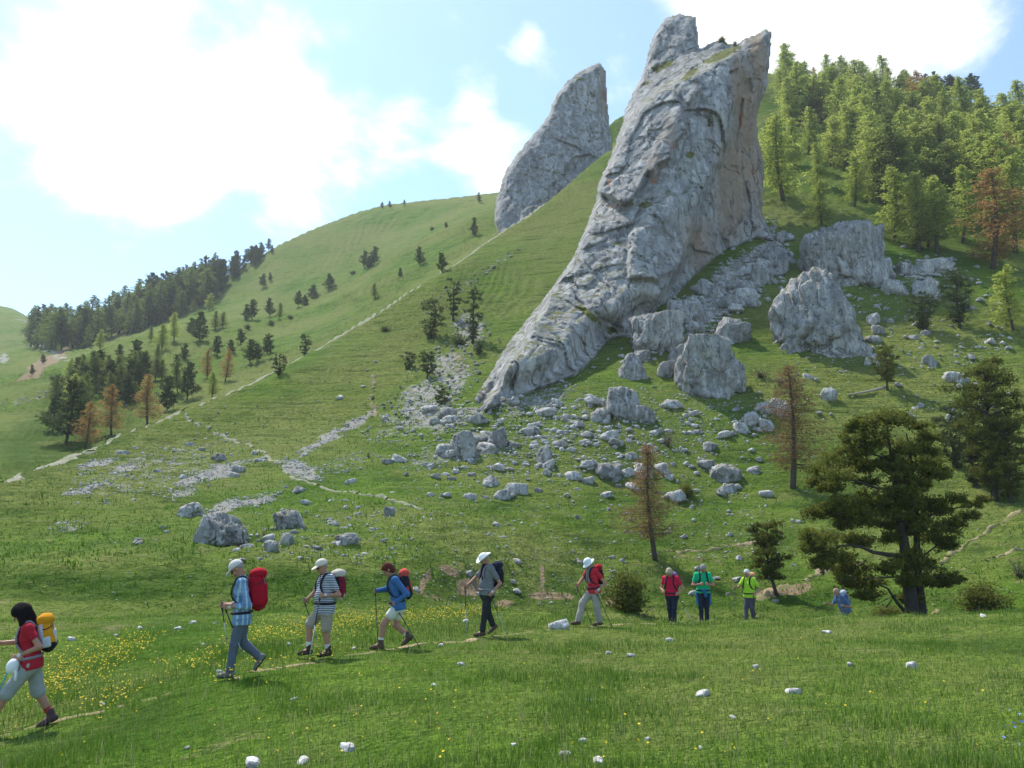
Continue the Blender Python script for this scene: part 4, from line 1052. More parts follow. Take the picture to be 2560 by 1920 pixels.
limbs = [limb([(1185, 1130, 0), (1080, 1115, -.2), (980, 1100, -.4), (900, 1065, -.5), (830, 1055, -.6), (740, 1060, -.7)], 17), limb([(1190, 1490, 0), (1130, 1420, -.3), (1070, 1330, -.5), (1000, 1300, -.6)], 13),
         limb([(1160, 900, 0), (1060, 870, -.4), (900, 860, -.7), (740, 850, -.8)], 11), limb([(1120, 700, 0), (1000, 690, -.3), (850, 640, -.6), (720, 590, -.7)], 11), limb([(1255, 900, .5), (1350, 860, .3), (1480, 820, .1), (1620, 800, 0)], 11),
         limb([(1260, 1150, .5), (1380, 1060, .3), (1520, 930, .2), (1640, 810, 0)], 7), limb([(1235, 650, .4), (1320, 590, .2), (1390, 560, .1)], 8), limb([(1100, 520, 0), (1000, 480, -.3), (880, 420, -.5)], 9), limb([(1210, 450, .3), (1280, 380, .2), (1340, 340, .1)], 6),
         limb([(1230, 1300, .2), (1330, 1260, -.4), (1440, 1250, -.8)], 9), limb([(1200, 1250, 0), (1050, 1260, -.7), (900, 1270, -1)], 9), limb([(1060, 1450, -.4), (1120, 1370, -.5), (1000, 1430, -.5)], 5)]
PADS = [(1060, 250, 95, 55), (960, 275, 80, 50), (1150, 270, 90, 55), (880, 320, 80, 50), (1260, 310, 80, 55), (1330, 370, 60, 45), (990, 380, 110, 60), (1120, 390, 110, 60), (1240, 430, 90, 60), (1330, 470, 70, 60), (900, 440, 90, 50), (840, 300, 50, 35),
        (790, 480, 90, 45), (720, 540, 80, 50), (640, 600, 70, 60), (610, 660, 45, 35), (760, 620, 100, 55), (880, 570, 110, 60), (1000, 540, 90, 50), (1180, 560, 80, 60), (1310, 590, 70, 50), (1400, 600, 60, 40), (960, 650, 90, 45), (1200, 680, 60, 50), (1280, 680, 50, 40),
        (700, 800, 70, 50), (640, 860, 60, 55), (760, 850, 90, 55), (850, 800, 90, 50), (860, 910, 110, 60), (760, 950, 70, 40), (1010, 800, 90, 60), (1090, 850, 100, 60), (1180, 800, 90, 60), (1300, 800, 90, 55), (1400, 840, 90, 55), (1500, 790, 70, 45), (1600, 790, 60, 35), (1670, 770, 40, 28), (1580, 870, 50, 30),
        (1330, 930, 90, 60), (1430, 960, 80, 55), (1490, 920, 60, 45), (1380, 1030, 90, 50), (1450, 1060, 60, 40), (560, 1010, 60, 45), (600, 1080, 80, 60), (680, 1030, 80, 50), (690, 1130, 90, 55), (640, 1180, 60, 45), (780, 1160, 80, 50), (560, 1070, 40, 35), (1080, 1020, 60, 50), (1050, 940, 60, 35),
        (820, 1230, 80, 50), (900, 1220, 100, 55), (960, 1300, 90, 60), (860, 1320, 90, 60), (800, 1290, 50, 40), (1000, 1370, 60, 45), (900, 1390, 60, 35), (1150, 1190, 80, 55), (1250, 1180, 90, 60), (1340, 1200, 90, 60), (1430, 1260, 90, 55), (1490, 1290, 50, 35), (1260, 1290, 80, 55), (1180, 1290, 60, 50), (1230, 1390, 70, 40), (1380, 1310, 70, 40)]
pads = []
for i_ in range(34):
    th_, r_ = pr.rand() * 6.283, pr.rand() ** .5
    PADS.append((1060 + 380 * r_ * math.cos(th_), 760 + 480 * r_ * math.sin(th_), 75, 48))
for u, v, ru, rv in PADS:
    for dy in ((pr.normal(0, .45) - .2, pr.normal(.7, .5)) if pr.rand() < .75 else (pr.normal(0, .7),)):
        pads.append((w8(u + pr.normal(0, 14), v + pr.normal(0, 10), dy) - org, np.array([ru * 1.18 * k8, ru * 1.15 * k8, rv * 1.30 * k8])))
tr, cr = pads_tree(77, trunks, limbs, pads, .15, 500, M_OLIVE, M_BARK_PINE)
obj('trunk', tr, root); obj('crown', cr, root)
tag(root, 'big spreading twin-trunked pine at the edge of the meadow', 'tree')

# --- other pines near the meadow
def near_pine(px, py, top, wpx, seed, label, leanx=0.0, mat=None, per=200, bare=.22):
    r = np.random.RandomState(seed); g = spot(px, py); k = m_per_px(g.y); h = (py - top) * k; w = wpx * k
    tt = np.linspace(-.04, 1, 8); ax = np.stack([leanx * h * np.sin(tt * 2.2) , .05 * h * np.sin(tt * 3), h * tt * .96], -1)
    tk = [(ax, h * .028 * (1 - np.clip(tt, 0, 1) * .85))]
    pads, lb = [], []
    n = int(26 * (wpx / 50 + .5))
    for i in range(n):
        t = bare + (1.0 - bare) * ((i + r.rand()) / n) ** 1.1
        R_ = w * .5 * math.sin(math.pi * min(1, (1.08 - t) / 1.0) ** .7) ** .8
        az = i * 2.4 + r.normal(0, .4); rr = R_ * r.uniform(.25, .85)
        base = np.array([np.interp(t, tt, ax[:, 0]), np.interp(t, tt, ax[:, 1]), t * h])
        c = base + np.array([math.cos(az) * rr, math.sin(az) * rr, r.normal(.0, .02) * h])
        pads.append((c, np.array([1, 1, .6]) * (w * (.21 if wpx < 38 else .155) + .09 * R_) * r.uniform(.8, 1.25)))
        lb.append((np.stack([base - np.array([0, 0, .05 * h]), (base + c) / 2, c]), np.array([.012, .008, .003]) * h * .8))
    tr, cr = pads_tree(seed, tk, lb, pads, .013 * h + .05 + .0007 * g.y, per * 1.8, mat or M_OLIVE, M_BARK_PINE)
    root = empty('pine_tree', (g.x, g.y, g.z - .03)); obj('trunk', tr, root); obj('crown', cr, root)
    return tag(root, label, 'tree')
near_pine(777, 597, 526, 44, 511, 'small bent olive pine with bare roots left of the big pine', -.10)
near_pine(888, 395, 350, 27, 512, 'small twin-stemmed pine alone on the green slope', .02, per=120, bare=.26)
near_pine(995, 500, 366, 74, 513, 'tall dark pine at the right edge of the picture', .03, M_OLIVE, 230, .10)
near_pine(958, 470, 408, 40, 514, 'dark pine left of the tall one at the right edge', -.04, M_PINE, 150, .05)
near_pine(976, 488, 396, 44, 526, 'dark broad pine between the two others at the right edge', .0, M_PINE, 170, .06)
near_pine(1012, 503, 424, 50, 515, 'olive pine in front of the tall dark pine at the right edge', .0, M_OLIVE, 200, .10)
near_pine(924, 331, 292, 32, 516, 'dark bushy pine left of its taller neighbour on the rocky knoll', .0, M_PINE, 120, .05)
near_pine(960, 327, 268, 36, 517, 'slender dark pine on the rocky knoll at the right', .02, M_PINE, 120, .12)
near_pine(428, 340, 296, 30, 518, 'leaning dark pine leftmost of the trio on the slope left of the spire', .16, M_PINE, 110, .10)
near_pine(453, 322, 280, 17, 519, 'narrow dark pine in the middle of the trio left of the spire', .0, M_PINE, 110, .14)
near_pine(473, 345, 289, 22, 520, 'narrow tall dark pine nearest to the spire', .0, M_PINE, 110, .08)
near_pine(427, 379, 352, 20, 521, 'small dark pine with visible stem above the scree', .03, M_PINE, 90, .22)
near_pine(409, 370, 350, 17, 522, 'bushy small pine beside the small one above the scree', .0, M_PINE, 90, .04)
near_pine(442, 406, 387, 17, 523, 'low dark pine growing in the scree', .0, M_PINE, 80, .03)
near_pine(304, 357, 336, 16, 524, 'dark round pine beside the ridge track', .05, M_PINE, 80, .06)
near_pine(279, 376, 354, 16, 525, 'dark conical pine standing on the ridge track', -.02, M_PINE, 80, .04)
shrub('olive', 625, 612, 44, 44, 'dark dense juniper behind the hiker in the bucket hat', name='juniper')
shrub('olive', 986, 612, 46, 32, 'dark juniper bush right of the big pine', name='juniper')
shrub('olive', 892, 617, 34, 14, 'low dark juniper at the foot of the big pine', name='juniper')
shrub('brown', 1019, 578, 26, 26, 'bare brown bush at the right edge above the meadow')
shrub('brown', 668, 447, 18, 20, 'bare grey-brown bush above the rust coloured larch')
shrub('brown', 780, 388, 26, 12, 'low reddish bare bush left of the fallen log')
shrub('brown', 762, 380, 30, 10, 'low reddish bare bush below the large cracked boulder')
shrub('olive', 686, 497, 22, 14, 'low spreading juniper right of the rust coloured larch')
shrub('dark', 385, 331, 12, 8, 'small round dark bush on the open slope left of the trio of pines')
shrub('dark', 460, 347, 20, 18, 'dark bush at the foot of the trio of pines')
shrub('dark', 479, 355, 14, 18, 'dark bush between the trio of pines and the spire')
shrub('brown', 368, 458, 8, 7, 'tiny brown bush on the left-hand slope')
shrub('brown', 264, 540, 9, 12, 'bare brown bush behind the small boulders on the left')
shrub('olive', 938, 266, 16, 10, 'low green bush among the pale rocks right of the huge boulder')

# --- larch wood right of the spire
for px, py, top, kind, lab in [(783, 202, 106, 'larch', 'tall slim larch nearest to the right edge of the spire'), (808, 155, 101, 'larch', 'larch with dark lower trunk standing free above the slope'), (831, 165, 107, 'larch', 'slim larch right of the free-standing dark-trunked one'),
                            (817, 188, 139, 'larch', 'thin sparse larch in the middle of the clearing'), (822, 227, 176, 'larch', 'bushy young larch just behind the huge flat-topped boulder'), (855, 207, 150, 'larch', 'larch rising behind the top of the huge boulder'),
                            (894, 241, 160, 'larch', 'larch with crooked trunk at the right shoulder of the huge boulder'), (919, 252, 166, 'larch', 'leftmost of the larch group standing in dark shade'), (937, 254, 166, 'larch', 'broad larch in the group standing in dark shade'),
                            (963, 244, 159, 'larch', 'straight larch right of the shaded group'), (993, 271, 164, 'rust', 'orange-brown larch at the lower right edge of the wood'), (1014, 332, 262, 'larch', 'yellow-green larch at the right edge above the rocky knoll'),
                            (846, 171, 118, 'larch', 'larch with several stems left of the thick wood'), (928, 246, 180, 'larch', 'small larch hidden in the shaded group'), (1016, 255, 150, 'larch', 'tall green larch cut by the right edge of the picture'), (790, 168, 112, 'larch', 'small larch behind the slim one by the spire')]:
    plant(kind, px, py, py - top, lab, wide=1.25)
def wood_zone(px, py, kind):
    hi = np.interp(px, [778, 850, 930, 1024], [76, 88, 97, 116])
    c = 'brownish' if kind == 'rust' else ('dull green' if kind == 'dull' else 'yellow-green')
    if px > 985: z = 'at the right edge of the wood right of the spire'
    elif py - hi < 16: z = 'on the skyline of the wood right of the spire'
    elif px < 850: z = 'on the thin left side of the wood next to the spire'
    elif py - hi < 60: z = 'high in the thick middle of the right-hand wood'
    else: z = 'low in the right-hand wood above the huge boulder'
    return c + ' larch ' + z, c + ' larches ' + z
cnt = 0; used = []
while cnt < 225:
    px = trnd.uniform(778, 1050); lo = np.interp(px, [778, 840, 880, 1024], [128, 150, 205, 238]); hi = np.interp(px, [778, 850, 930, 1024], [76, 88, 97, 116])
    py = hi + (lo - hi) * trnd.random() ** 0.9
    if px < 850 and py > 130 and trnd.random() < .8: continue
    if px > 925 and py - hi < 24: continue
    dm = min([abs(px - a) + 1.6 * abs(py - b) for a, b in used] or [99])
    if dm < 6.0: cnt += .02; continue
    used.append((px, py)); cnt += 1
    Y = spot(px, py).y
    hm = trnd.uniform(6.5, 13.5) * (0.82 if py < 110 else 1)
    kind = 'rust' if trnd.random() < .03 else ('dull' if trnd.random() < .18 else 'larch')
    plant(kind, px, py, hm / m_per_px(Y), *wood_zone(px, py, kind), 1.3)
for i in range(17):
    px = 926 + i * 7.2 + trnd.uniform(-2, 2)
    plant('pine', px, np.interp(px, [926, 1050], [97, 113]), trnd.uniform(24, 34), 'dark pine in the row on the skyline at the upper right', 'dark pines on the right skyline', 1.25)
# --- pines in the notch between the two rocks, and on the rocks
plant('pine', 622.5, 113, 30, 'dark pine in the notch between fin and spire')
plant('pine', 617, 114, 24, 'smaller dark pine at the left in the notch', wide=.8)
def on_rock(o, px, py):
    """point of a rock's face in a line of sight"""
    a, e = ray(px, py); d = Vector((float(a), 1, float(e))).normalized()
    hitp = o.ray_cast(Vector((0, 0, 0)), d)
    return hitp[1] if hitp[0] else None
for px, py, w, h, k, lab in [(709, 126, 10, 17, 'dark', 'small dark juniper clinging to the middle of the spire'), (722, 42, 9, 7, 'olive', 'olive tuft of bush on the summit ledge of the spire'), (735, 46, 6, 7, 'dark', 'tiny spruce bush right on the summit ledge of the spire'),
                       (701, 189, 7, 4, 'dark', 'dark cushion bush under the overhang crack of the spire'), (654, 70, 7, 5, 'olive', 'grassy bush on the ledge below the summit tower'), (613, 332, 9, 6, 'olive', 'green cushion at the lower right of the spire')]:
    p = on_rock(main_rock, px, py)
    if p is not None: shrub(k, px, py, w, h, lab, at=p, name='cliff_bush')

# --- trees on the ridge and spur at the left
SPUR_TREES = [('pine', 53, 431, 399, 'dark pine leftmost of the clump below the ridge track'), ('pine', 66, 444, 385, 'broad dark pine in the clump at the lower left'), ('rust', 85, 448, 404, 'orange larch lowest of the clump at the left'), ('rust', 111, 437, 389, 'brownish larch left of the tallest orange one'), ('rust', 147, 427, 380, 'tall orange larch right at the ridge track'),
    ('pine', 167, 412, 378, 'dark pine right of the tall orange larch'), ('pine', 187, 399, 364, 'narrow dark pine above the trail fork'), ('rust', 207, 380, 352, 'orange larch left of the pair above the track'), ('rust', 225, 382, 350, 'orange larch right of the pair above the track'), ('larch', 212, 397, 372, 'bushy yellow larch below the orange pair'),
    ('pine', 185, 362, 344, 'conical dark pine in the hollow'), ('pine', 138, 396, 365, 'dark pine behind the tall orange larch'), ('pine', 126, 405, 378, 'low dark pine behind the brownish larch'), ('dull', 119, 387, 357, None), ('dull', 91, 389, 352, None), ('dull', 155, 380, 357, None), ('dull', 162, 380, 360, None), ('dull', 105, 392, 362, None), ('dull', 80, 395, 360, None), ('pine', 72, 400, 372, None),
    ('pine', 119, 359, 346, None), ('larch', 162, 350, 325, None), ('larch', 174, 342, 315, None), ('dull', 151, 342, 327, None), ('pine', 200, 342, 312, 'wide dark pine at the top of the hollow'), ('pine', 191, 334, 317, None), ('larch', 209, 310, 293, 'light green larch alone above the hollow'), ('dull', 194, 315, 300, None), ('pine', 241, 343, 328, None), ('pine', 217, 356, 338, None), ('pine', 231, 355, 341, None),
    ('dull', 223, 328, 312, None), ('pine', 252, 321, 301, None), ('pine', 246, 321, 305, None), ('pine', 270, 317, 299, None), ('dull', 279, 320, 304, None), ('pine', 298, 308, 292, None), ('pine', 304, 306, 294, None), ('pine', 314, 301, 285, None), ('pine', 328, 291, 274, None), ('pine', 364, 269, 252, None), ('pine', 374, 266, 248, None), ('pine', 369, 268, 255, None),
    ('pine', 420, 265, 246, 'round pine alone on the bright spur'), ('pine', 442, 273, 254, 'pine right beside the ridge track high up'), ('pine', 474, 237, 219, 'highest lone pine on the spur below the rock fin'), ('pine', 479, 204, 194, None), ('dull', 375, 299, 284, None), ('pine', 400, 278, 268, None), ('pine', 250, 365, 342, 'leftmost of three pines in a row on the spur'), ('pine', 257, 363, 346, 'middle of three pines in a row on the spur'), ('pine', 267, 354, 334, 'rightmost of three pines in a row on the spur'),
    ('pine', 263, 288, 274, None), ('pine', 270, 282, 273, None), ('pine', 278, 244, 237, None), ('pine', 382, 209, 202, None), ('pine', 390, 208, 201, None), ('pine', 404, 206, 201, None), ('pine', 8, 306, 296, None), ('pine', 20, 309, 300, None), ('pine', 3, 305, 295, None), ('pine', 43, 364, 355, None), ('pine', 32, 376, 366, None), ('larch', 100, 350, 330, None), ('dull', 215, 330, 312, None), ('pine', 176, 371, 356, None), ('dull', 134, 378, 352, None), ('dull', 146, 372, 352, None)]
for kind, px, py, top, lab in SPUR_TREES:
    fam = 'pine' if kind == 'pine' else 'larch'
    plant(kind, px, py, (py - top) * 1.08, lab or ('small dark pine scattered on the grassy spur at the left' if fam == 'pine' else 'dull green larch in the hollow at the left'), None if lab else ('pines scattered on the left spur' if fam == 'pine' else 'larches in the left hollow'), 1.2 if fam == 'pine' else 1.35)
for i in range(46):
    px = trnd.gauss(112, 26); py = trnd.uniform(376, 406) + (px - 110) * -.15
    if px < 48 or px > 190: continue
    kind = 'pine' if trnd.random() < .4 else ('larch' if trnd.random() < .15 else 'dull')
    plant(kind, px, py, trnd.uniform(20, 36), 'dark pine in the thick clump below the ridge wood' if kind == 'pine' else 'green larch in the thick clump below the ridge wood', 'pines of the lower left clump' if kind == 'pine' else 'larches of the lower left clump', 1.25)
for px, py, w, h in [(57, 384, 22, 11), (99, 365, 14, 7), (353, 275, 9, 5), (271, 326, 9, 8), (290, 320, 8, 5), (247, 330, 8, 6), (432, 231, 6, 6), (446, 228, 5, 7)]:
    shrub('dark', px, py, w, h, 'low dark bush on the grassy spur at the left', 'low bushes on the left spur')
WOOD = []
cnt = 0; used = []
while cnt < 165:
    px = trnd.uniform(30, 216); hi = np.interp(px, [28, 50, 100, 170, 220], [344, 342, 332, 305, 282]); lo = np.interp(px, [28, 60, 90, 150, 220], [347, 352, 347, 328, 300])
    py = hi + (lo - hi) * trnd.random() + 1
    dm = min([abs(px - a) + 1.5 * abs(py - b) for a, b in used] or [99])
    if dm < 2.8: cnt += .02; continue
    used.append((px, py)); cnt += 1
    kind = 'pine' if trnd.random() < .20 else ('larch' if trnd.random() < .32 else 'dull')
    h_ = trnd.uniform(24, 47)
    if kind == 'pine': plant(kind, px, py, h_, 'dark pine in the mixed wood on the far left ridge', 'pines of the far left wood', 1.1)
    else: WOOD.append((px, py, h_, kind))
far_l = [conifer('larch', 90 + i, 10.0, .24, 2.0, False) for i in range(4)]
def arr(me):
    v = np.empty(len(me.vertices) * 3, np.float32); me.vertices.foreach_get('co', v); f = [tuple(p.vertices) for p in me.polygons]
    return v.reshape(-1, 3).astype(float), np.array([q for q in f if len(q) == 4]), np.array([q for q in f if len(q) == 3]).reshape(-1, 3)
far_a = [(arr(a), arr(b)) for a, b in far_l]
vs, qs, ts, fq, ft, cs, n0 = [], [], [], [], [], [], 0
for px, py, h_, kind in WOOD:
    g = spot(px, py); k = h_ * m_per_px(g.y) / 10.; an = trnd.uniform(0, 6.28); c_, s_ = math.cos(an), math.sin(an); wd = k * 1.25 * trnd.uniform(.8, 1.2)
    base = trnd.uniform(.25, .6) if kind == 'larch' else trnd.uniform(-.05, .3)
    for mi, (v, q, t3) in enumerate(trnd.choice(far_a)):
        x, y = (v[:, 0] * c_ - v[:, 1] * s_) * wd + g.x, (v[:, 0] * s_ + v[:, 1] * c_) * wd + g.y
        vs.append(np.stack([x, y, v[:, 2] * k + g.z], -1)); qs.append(q + n0); ts.append(t3 + n0); fq.append(np.full(len(q), mi)); ft.append(np.full(len(t3), mi)); cs.append(np.clip(base + .4 * trnd.random() * np.repeat(np.random.RandomState(int(px * 7)).rand(len(v) // 4 + 1), 4)[:len(v)], 0, 1)); n0 += len(v)
tag(obj('larch_wood', mesh_data('larch_wood', np.concatenate(vs), [np.concatenate(qs), np.concatenate(ts)], [M_BARK, M_LARCH_FAR], False, col=np.concatenate(cs), fmat=np.concatenate(fq + ft))), 'thick green larch wood along the far left ridge', 'wood', None, 'stuff')
for i in range(62):
    px = trnd.uniform(160, 272); py = np.interp(px, [160, 220, 280], [309, 281, 245]) + trnd.uniform(0, 9) * (1.6 if px < 225 else .7)
    h = np.interp(px, [160, 215, 270], [36, 30, 12]) * trnd.uniform(.75, 1.1)
    plant('pine', px, py, h, 'dark pine on the skyline edge of the far left wood', 'dark pines on the left skyline', 1.0)
# --- fallen log and dead sticks
p0, p1 = spot(848, 398), spot(886, 392)
lg = obj('fallen_log', tubes_mesh('fallen_log', [tube(np.array([p0 + Vector((0, 0, .08)), (p0 + p1) / 2 + Vector((0, 0, .22)), p1 + Vector((0, 0, .45))]), [.05, .09, .12], 7), tube(np.array([p1 + Vector((-.9, 0, .36)), p1 + Vector((-.7, -.2, .65))]), [.03, .01], 5)], M_DEAD))
tag(lg, 'bleached fallen log leaning on the small twin-stemmed pine', 'log')
# ------------------------------------------------------------------ meadow grass and flowers
def blade_mat(name, a, b, tip):
    m, nt = new_mat(name); t = NT(nt)
    v = t.attr('Col')
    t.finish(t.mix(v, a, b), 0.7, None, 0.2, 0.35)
    return m
M_BLADE = blade_mat('meadow grass blades', (0.054, 0.132, 0.009), (0.180, 0.285, 0.045), None)
M_FLOWER = plain('yellow petals', (0.72, 0.52, 0.02), 0.7, 0.15, 30)
M_BLUE = plain('blue petals', (0.22, 0.33, 0.75), 0.7, 0.15, 30)
gr = np.random.RandomState(3)
def blades(X, Y, h, w, tint, lean=0.45):
    n = len(X); Z = ground_z(X, Y)
    az = gr.uniform(0, 6.283, n); ln = np.abs(gr.normal(0, lean, n)) * h
    d = np.stack([np.cos(az), np.sin(az), np.zeros(n)], -1); s = np.stack([-np.sin(az + gr.normal(0, .8, n)), np.cos(az), np.zeros(n)], -1)
    b = np.stack([X, Y, Z - .015], -1); up = np.array([0, 0, 1.])
    m = b + d * (ln * .32)[:, None] + up * (h * .62)[:, None]; tp = b + d * ln[:, None] + up * (h * 1.0)[:, None]
    W = (w * .5)[:, None]
    v = np.stack([b - s * W, b + s * W, m + s * W * .7, m - s * W * .7, tp], 1).reshape(-1, 3)
    i = np.arange(n) * 5
    q = np.stack([i, i + 1, i + 2, i + 3], -1); t = np.stack([i + 3, i + 2, i + 4], -1)
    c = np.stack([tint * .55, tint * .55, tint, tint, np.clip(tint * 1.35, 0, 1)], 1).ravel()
    return v, q, t, c
def mound(X, Y):
    P = np.stack([X, Y, np.zeros_like(X)], -1)
    return sstep(fbm(P * 0.55 + 9, 3), -.12, .38), sstep(perlin(P * 1.9 + 3), .0, .55)
path = np.array(PATH)
def path_dist(X, Y): return seg_dist(X, Y, [tuple(p) for p in PATH], False)
# near meadow: even in the view
n = 235000
Y = 4.6 * (27.0 / 4.6) ** gr.rand(n) ** .92; X = gr.uniform(-.70, .70, n) * Y * 1.02
big_, small_ = mound(X, Y); pd = path_dist(X, Y)
keep = (gr.rand(n) < .50 + .5 * big_) & (pd > .17 * gr.rand(n) ** .8)
X, Y, big_, small_, pd = X[keep], Y[keep], big_[keep], small_[keep], pd[keep]
deep_green = np.exp(-((pd - .9) / .9) ** 2) * (X < 2) * (Y > path[:, 1].min()) * (np.interp(X, path[:, 0], path[:, 1]) < Y)   # rank growth along the far side of the path
h = (0.035 + .035 * gr.rand(len(X)) + .05 * big_ * gr.rand(len(X)) + .12 * small_ * big_ * gr.rand(len(X)) + .13 * deep_green * gr.rand(len(X))) * (1 + .010 * Y)
w = (.0045 + .0030 * gr.rand(len(X))) * (.62 + .055 * Y)
tint = np.clip(.48 + gr.normal(0, .20, len(X)) - .10 * big_ - .14 * deep_green, .03, 1)
straw = gr.rand(len(X)) < .09 * (1 - .7 * big_); tint[straw] = 1.0
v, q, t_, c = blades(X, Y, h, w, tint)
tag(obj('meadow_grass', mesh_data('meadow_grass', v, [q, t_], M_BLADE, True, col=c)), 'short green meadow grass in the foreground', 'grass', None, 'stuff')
# seed stalks standing above the turf
n = 5200
Y = 5.0 * (26.0 / 5.0) ** gr.rand(n); X = gr.uniform(-.70, .70, n) * Y
v, q, t_, c = blades(X, Y, gr.uniform(.12, .30, n) * (.7 + .3 * gr.rand(n)), .0028 + .0003 * Y * gr.rand(n), np.full(n, 1.0), .30)
M_STALK = blade_mat('dry seed stalks', (0.16, 0.15, 0.07), (0.36, 0.32, 0.17), None)
tag(obj('seed_stalks', mesh_data('seed_stalks', v, [q, t_], M_STALK, True, col=c)), 'dry seed stalks standing in the meadow', 'grass', None, 'stuff')
# coarser tufts on the bank and lower slope
n = 70000
Y = 25 * (75 / 25) ** gr.rand(n) ** .9; X = gr.uniform(-.70, .70, n) * Y
big_, small_ = mound(X * .4, Y * .4)
keep = gr.rand(n) < .35 + .65 * small_; X, Y, big_, small_ = X[keep], Y[keep], big_[keep], small_[keep]
h = (.07 + .14 * gr.rand(len(X)) * (.4 + small_)) * (1 + .004 * Y); w = .02 + .0012 * Y * gr.rand(len(X))
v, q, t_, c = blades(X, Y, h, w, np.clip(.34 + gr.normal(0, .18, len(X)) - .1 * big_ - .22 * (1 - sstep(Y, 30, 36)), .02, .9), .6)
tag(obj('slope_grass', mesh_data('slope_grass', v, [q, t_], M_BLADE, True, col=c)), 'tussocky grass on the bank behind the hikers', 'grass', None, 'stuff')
# yellow flowers: a band along the far side of the path, a few in the meadow
def flowers(X, Y, hgt, size, mat, name, label):
    n = len(X); Z = ground_z(X, Y); vs, qs, ts = [], [], []
    cen = np.stack([X, Y, Z + hgt], -1)
    nn = gr.normal(0, .5, (n, 3)); nn[:, 2] += .8; nn[:, 1] -= .5; nn /= np.linalg.norm(nn, axis=1)[:, None]
    u = np.cross(nn, gr.normal(size=(n, 3))); u /= np.linalg.norm(u, axis=1)[:, None]; w = np.cross(nn, u)
    ring = []
    for k in range(6):
        rad = (size * (1.0 if k % 2 == 0 else .62))[:, None]
        ring.append(cen + (u * math.cos(k * math.pi / 3) + w * math.sin(k * math.pi / 3)) * rad + nn * rad * .25)
    v = np.concatenate([cen[:, None], np.stack(ring, 1)], 1).reshape(-1, 3)
    i = np.arange(n) * 7
    t = np.concatenate([np.stack([i, i + 1 + k, i + 1 + (k + 1) % 6], -1) for k in range(6)])
    s0 = np.stack([X - .002, Y, Z], -1); s1 = np.stack([X + .002, Y, Z], -1); base = len(v)
    v = np.concatenate([v, np.stack([s0, s1, cen], 1).reshape(-1, 3)])
    st = base + np.arange(n * 3).reshape(-1, 3)
    me = mesh_data(name, v, np.concatenate([t, st]), [mat, M_BLADE], False, fmat=np.concatenate([np.zeros(len(t), int), np.ones(n, int)]), col=np.full(len(v), .3))
    return tag(obj(name, me), label, 'flowers', None, 'stuff')
bx, by = [], []
for px0, py0, rx, ry, n, tl in [(80, 672, 55, 18, 420, 18), (130, 655, 30, 9, 260, 20), (60, 690, 40, 14, 260, 20), (270, 640, 40, 10, 260, 5), (320, 632, 60, 9, 420, 8), (360, 628, 40, 8, 320, 8), (430, 622, 55, 7, 520, 6), (470, 618, 25, 5, 160, 5), (200, 668, 40, 8, 160, 16), (330, 660, 40, 6, 60, 8), (240, 680, 40, 8, 60, 12), (110, 708, 40, 12, 110, 20)]:
    n = int(n * .95); uu, vv = gr.normal(0, .58, n) * rx, gr.normal(0, .62, n) * ry; c_, s_ = math.cos(R(tl)), math.sin(R(tl))
    H = hit(px0 + uu * c_ + vv * s_, py0 - uu * s_ + vv * c_); H = H[H[:, 1] < 26]; bx.append(H[:, 0]); by.append(H[:, 1])
bx, by = np.concatenate(bx), np.concatenate(by)
flowers(bx, by, gr.uniform(.10, .26, len(bx)), gr.uniform(.010, .018, len(bx)), M_FLOWER, 'yellow_wildflowers', 'bank of yellow wildflowers along the path')
fx = np.concatenate([gr.uniform(250, 1020, 110), gr.uniform(0, 500, 40)]); fy = np.concatenate([gr.uniform(632, 768, 110), gr.uniform(690, 768, 40)])
H = hit(fx, fy)
flowers(H[:, 0], H[:, 1], gr.uniform(.05, .12, len(H)), gr.uniform(.010, .017, len(H)), M_FLOWER, 'yellow_buttercups', 'single yellow flowers dotted over the near meadow')
H = hit(gr.uniform(985, 1024, 9), gr.uniform(705, 750, 9))
flowers(H[:, 0], H[:, 1], gr.uniform(.05, .09, len(H)), gr.uniform(.012, .018, len(H)), M_BLUE, 'blue_flowers', 'few pale blue flowers at the lower right')
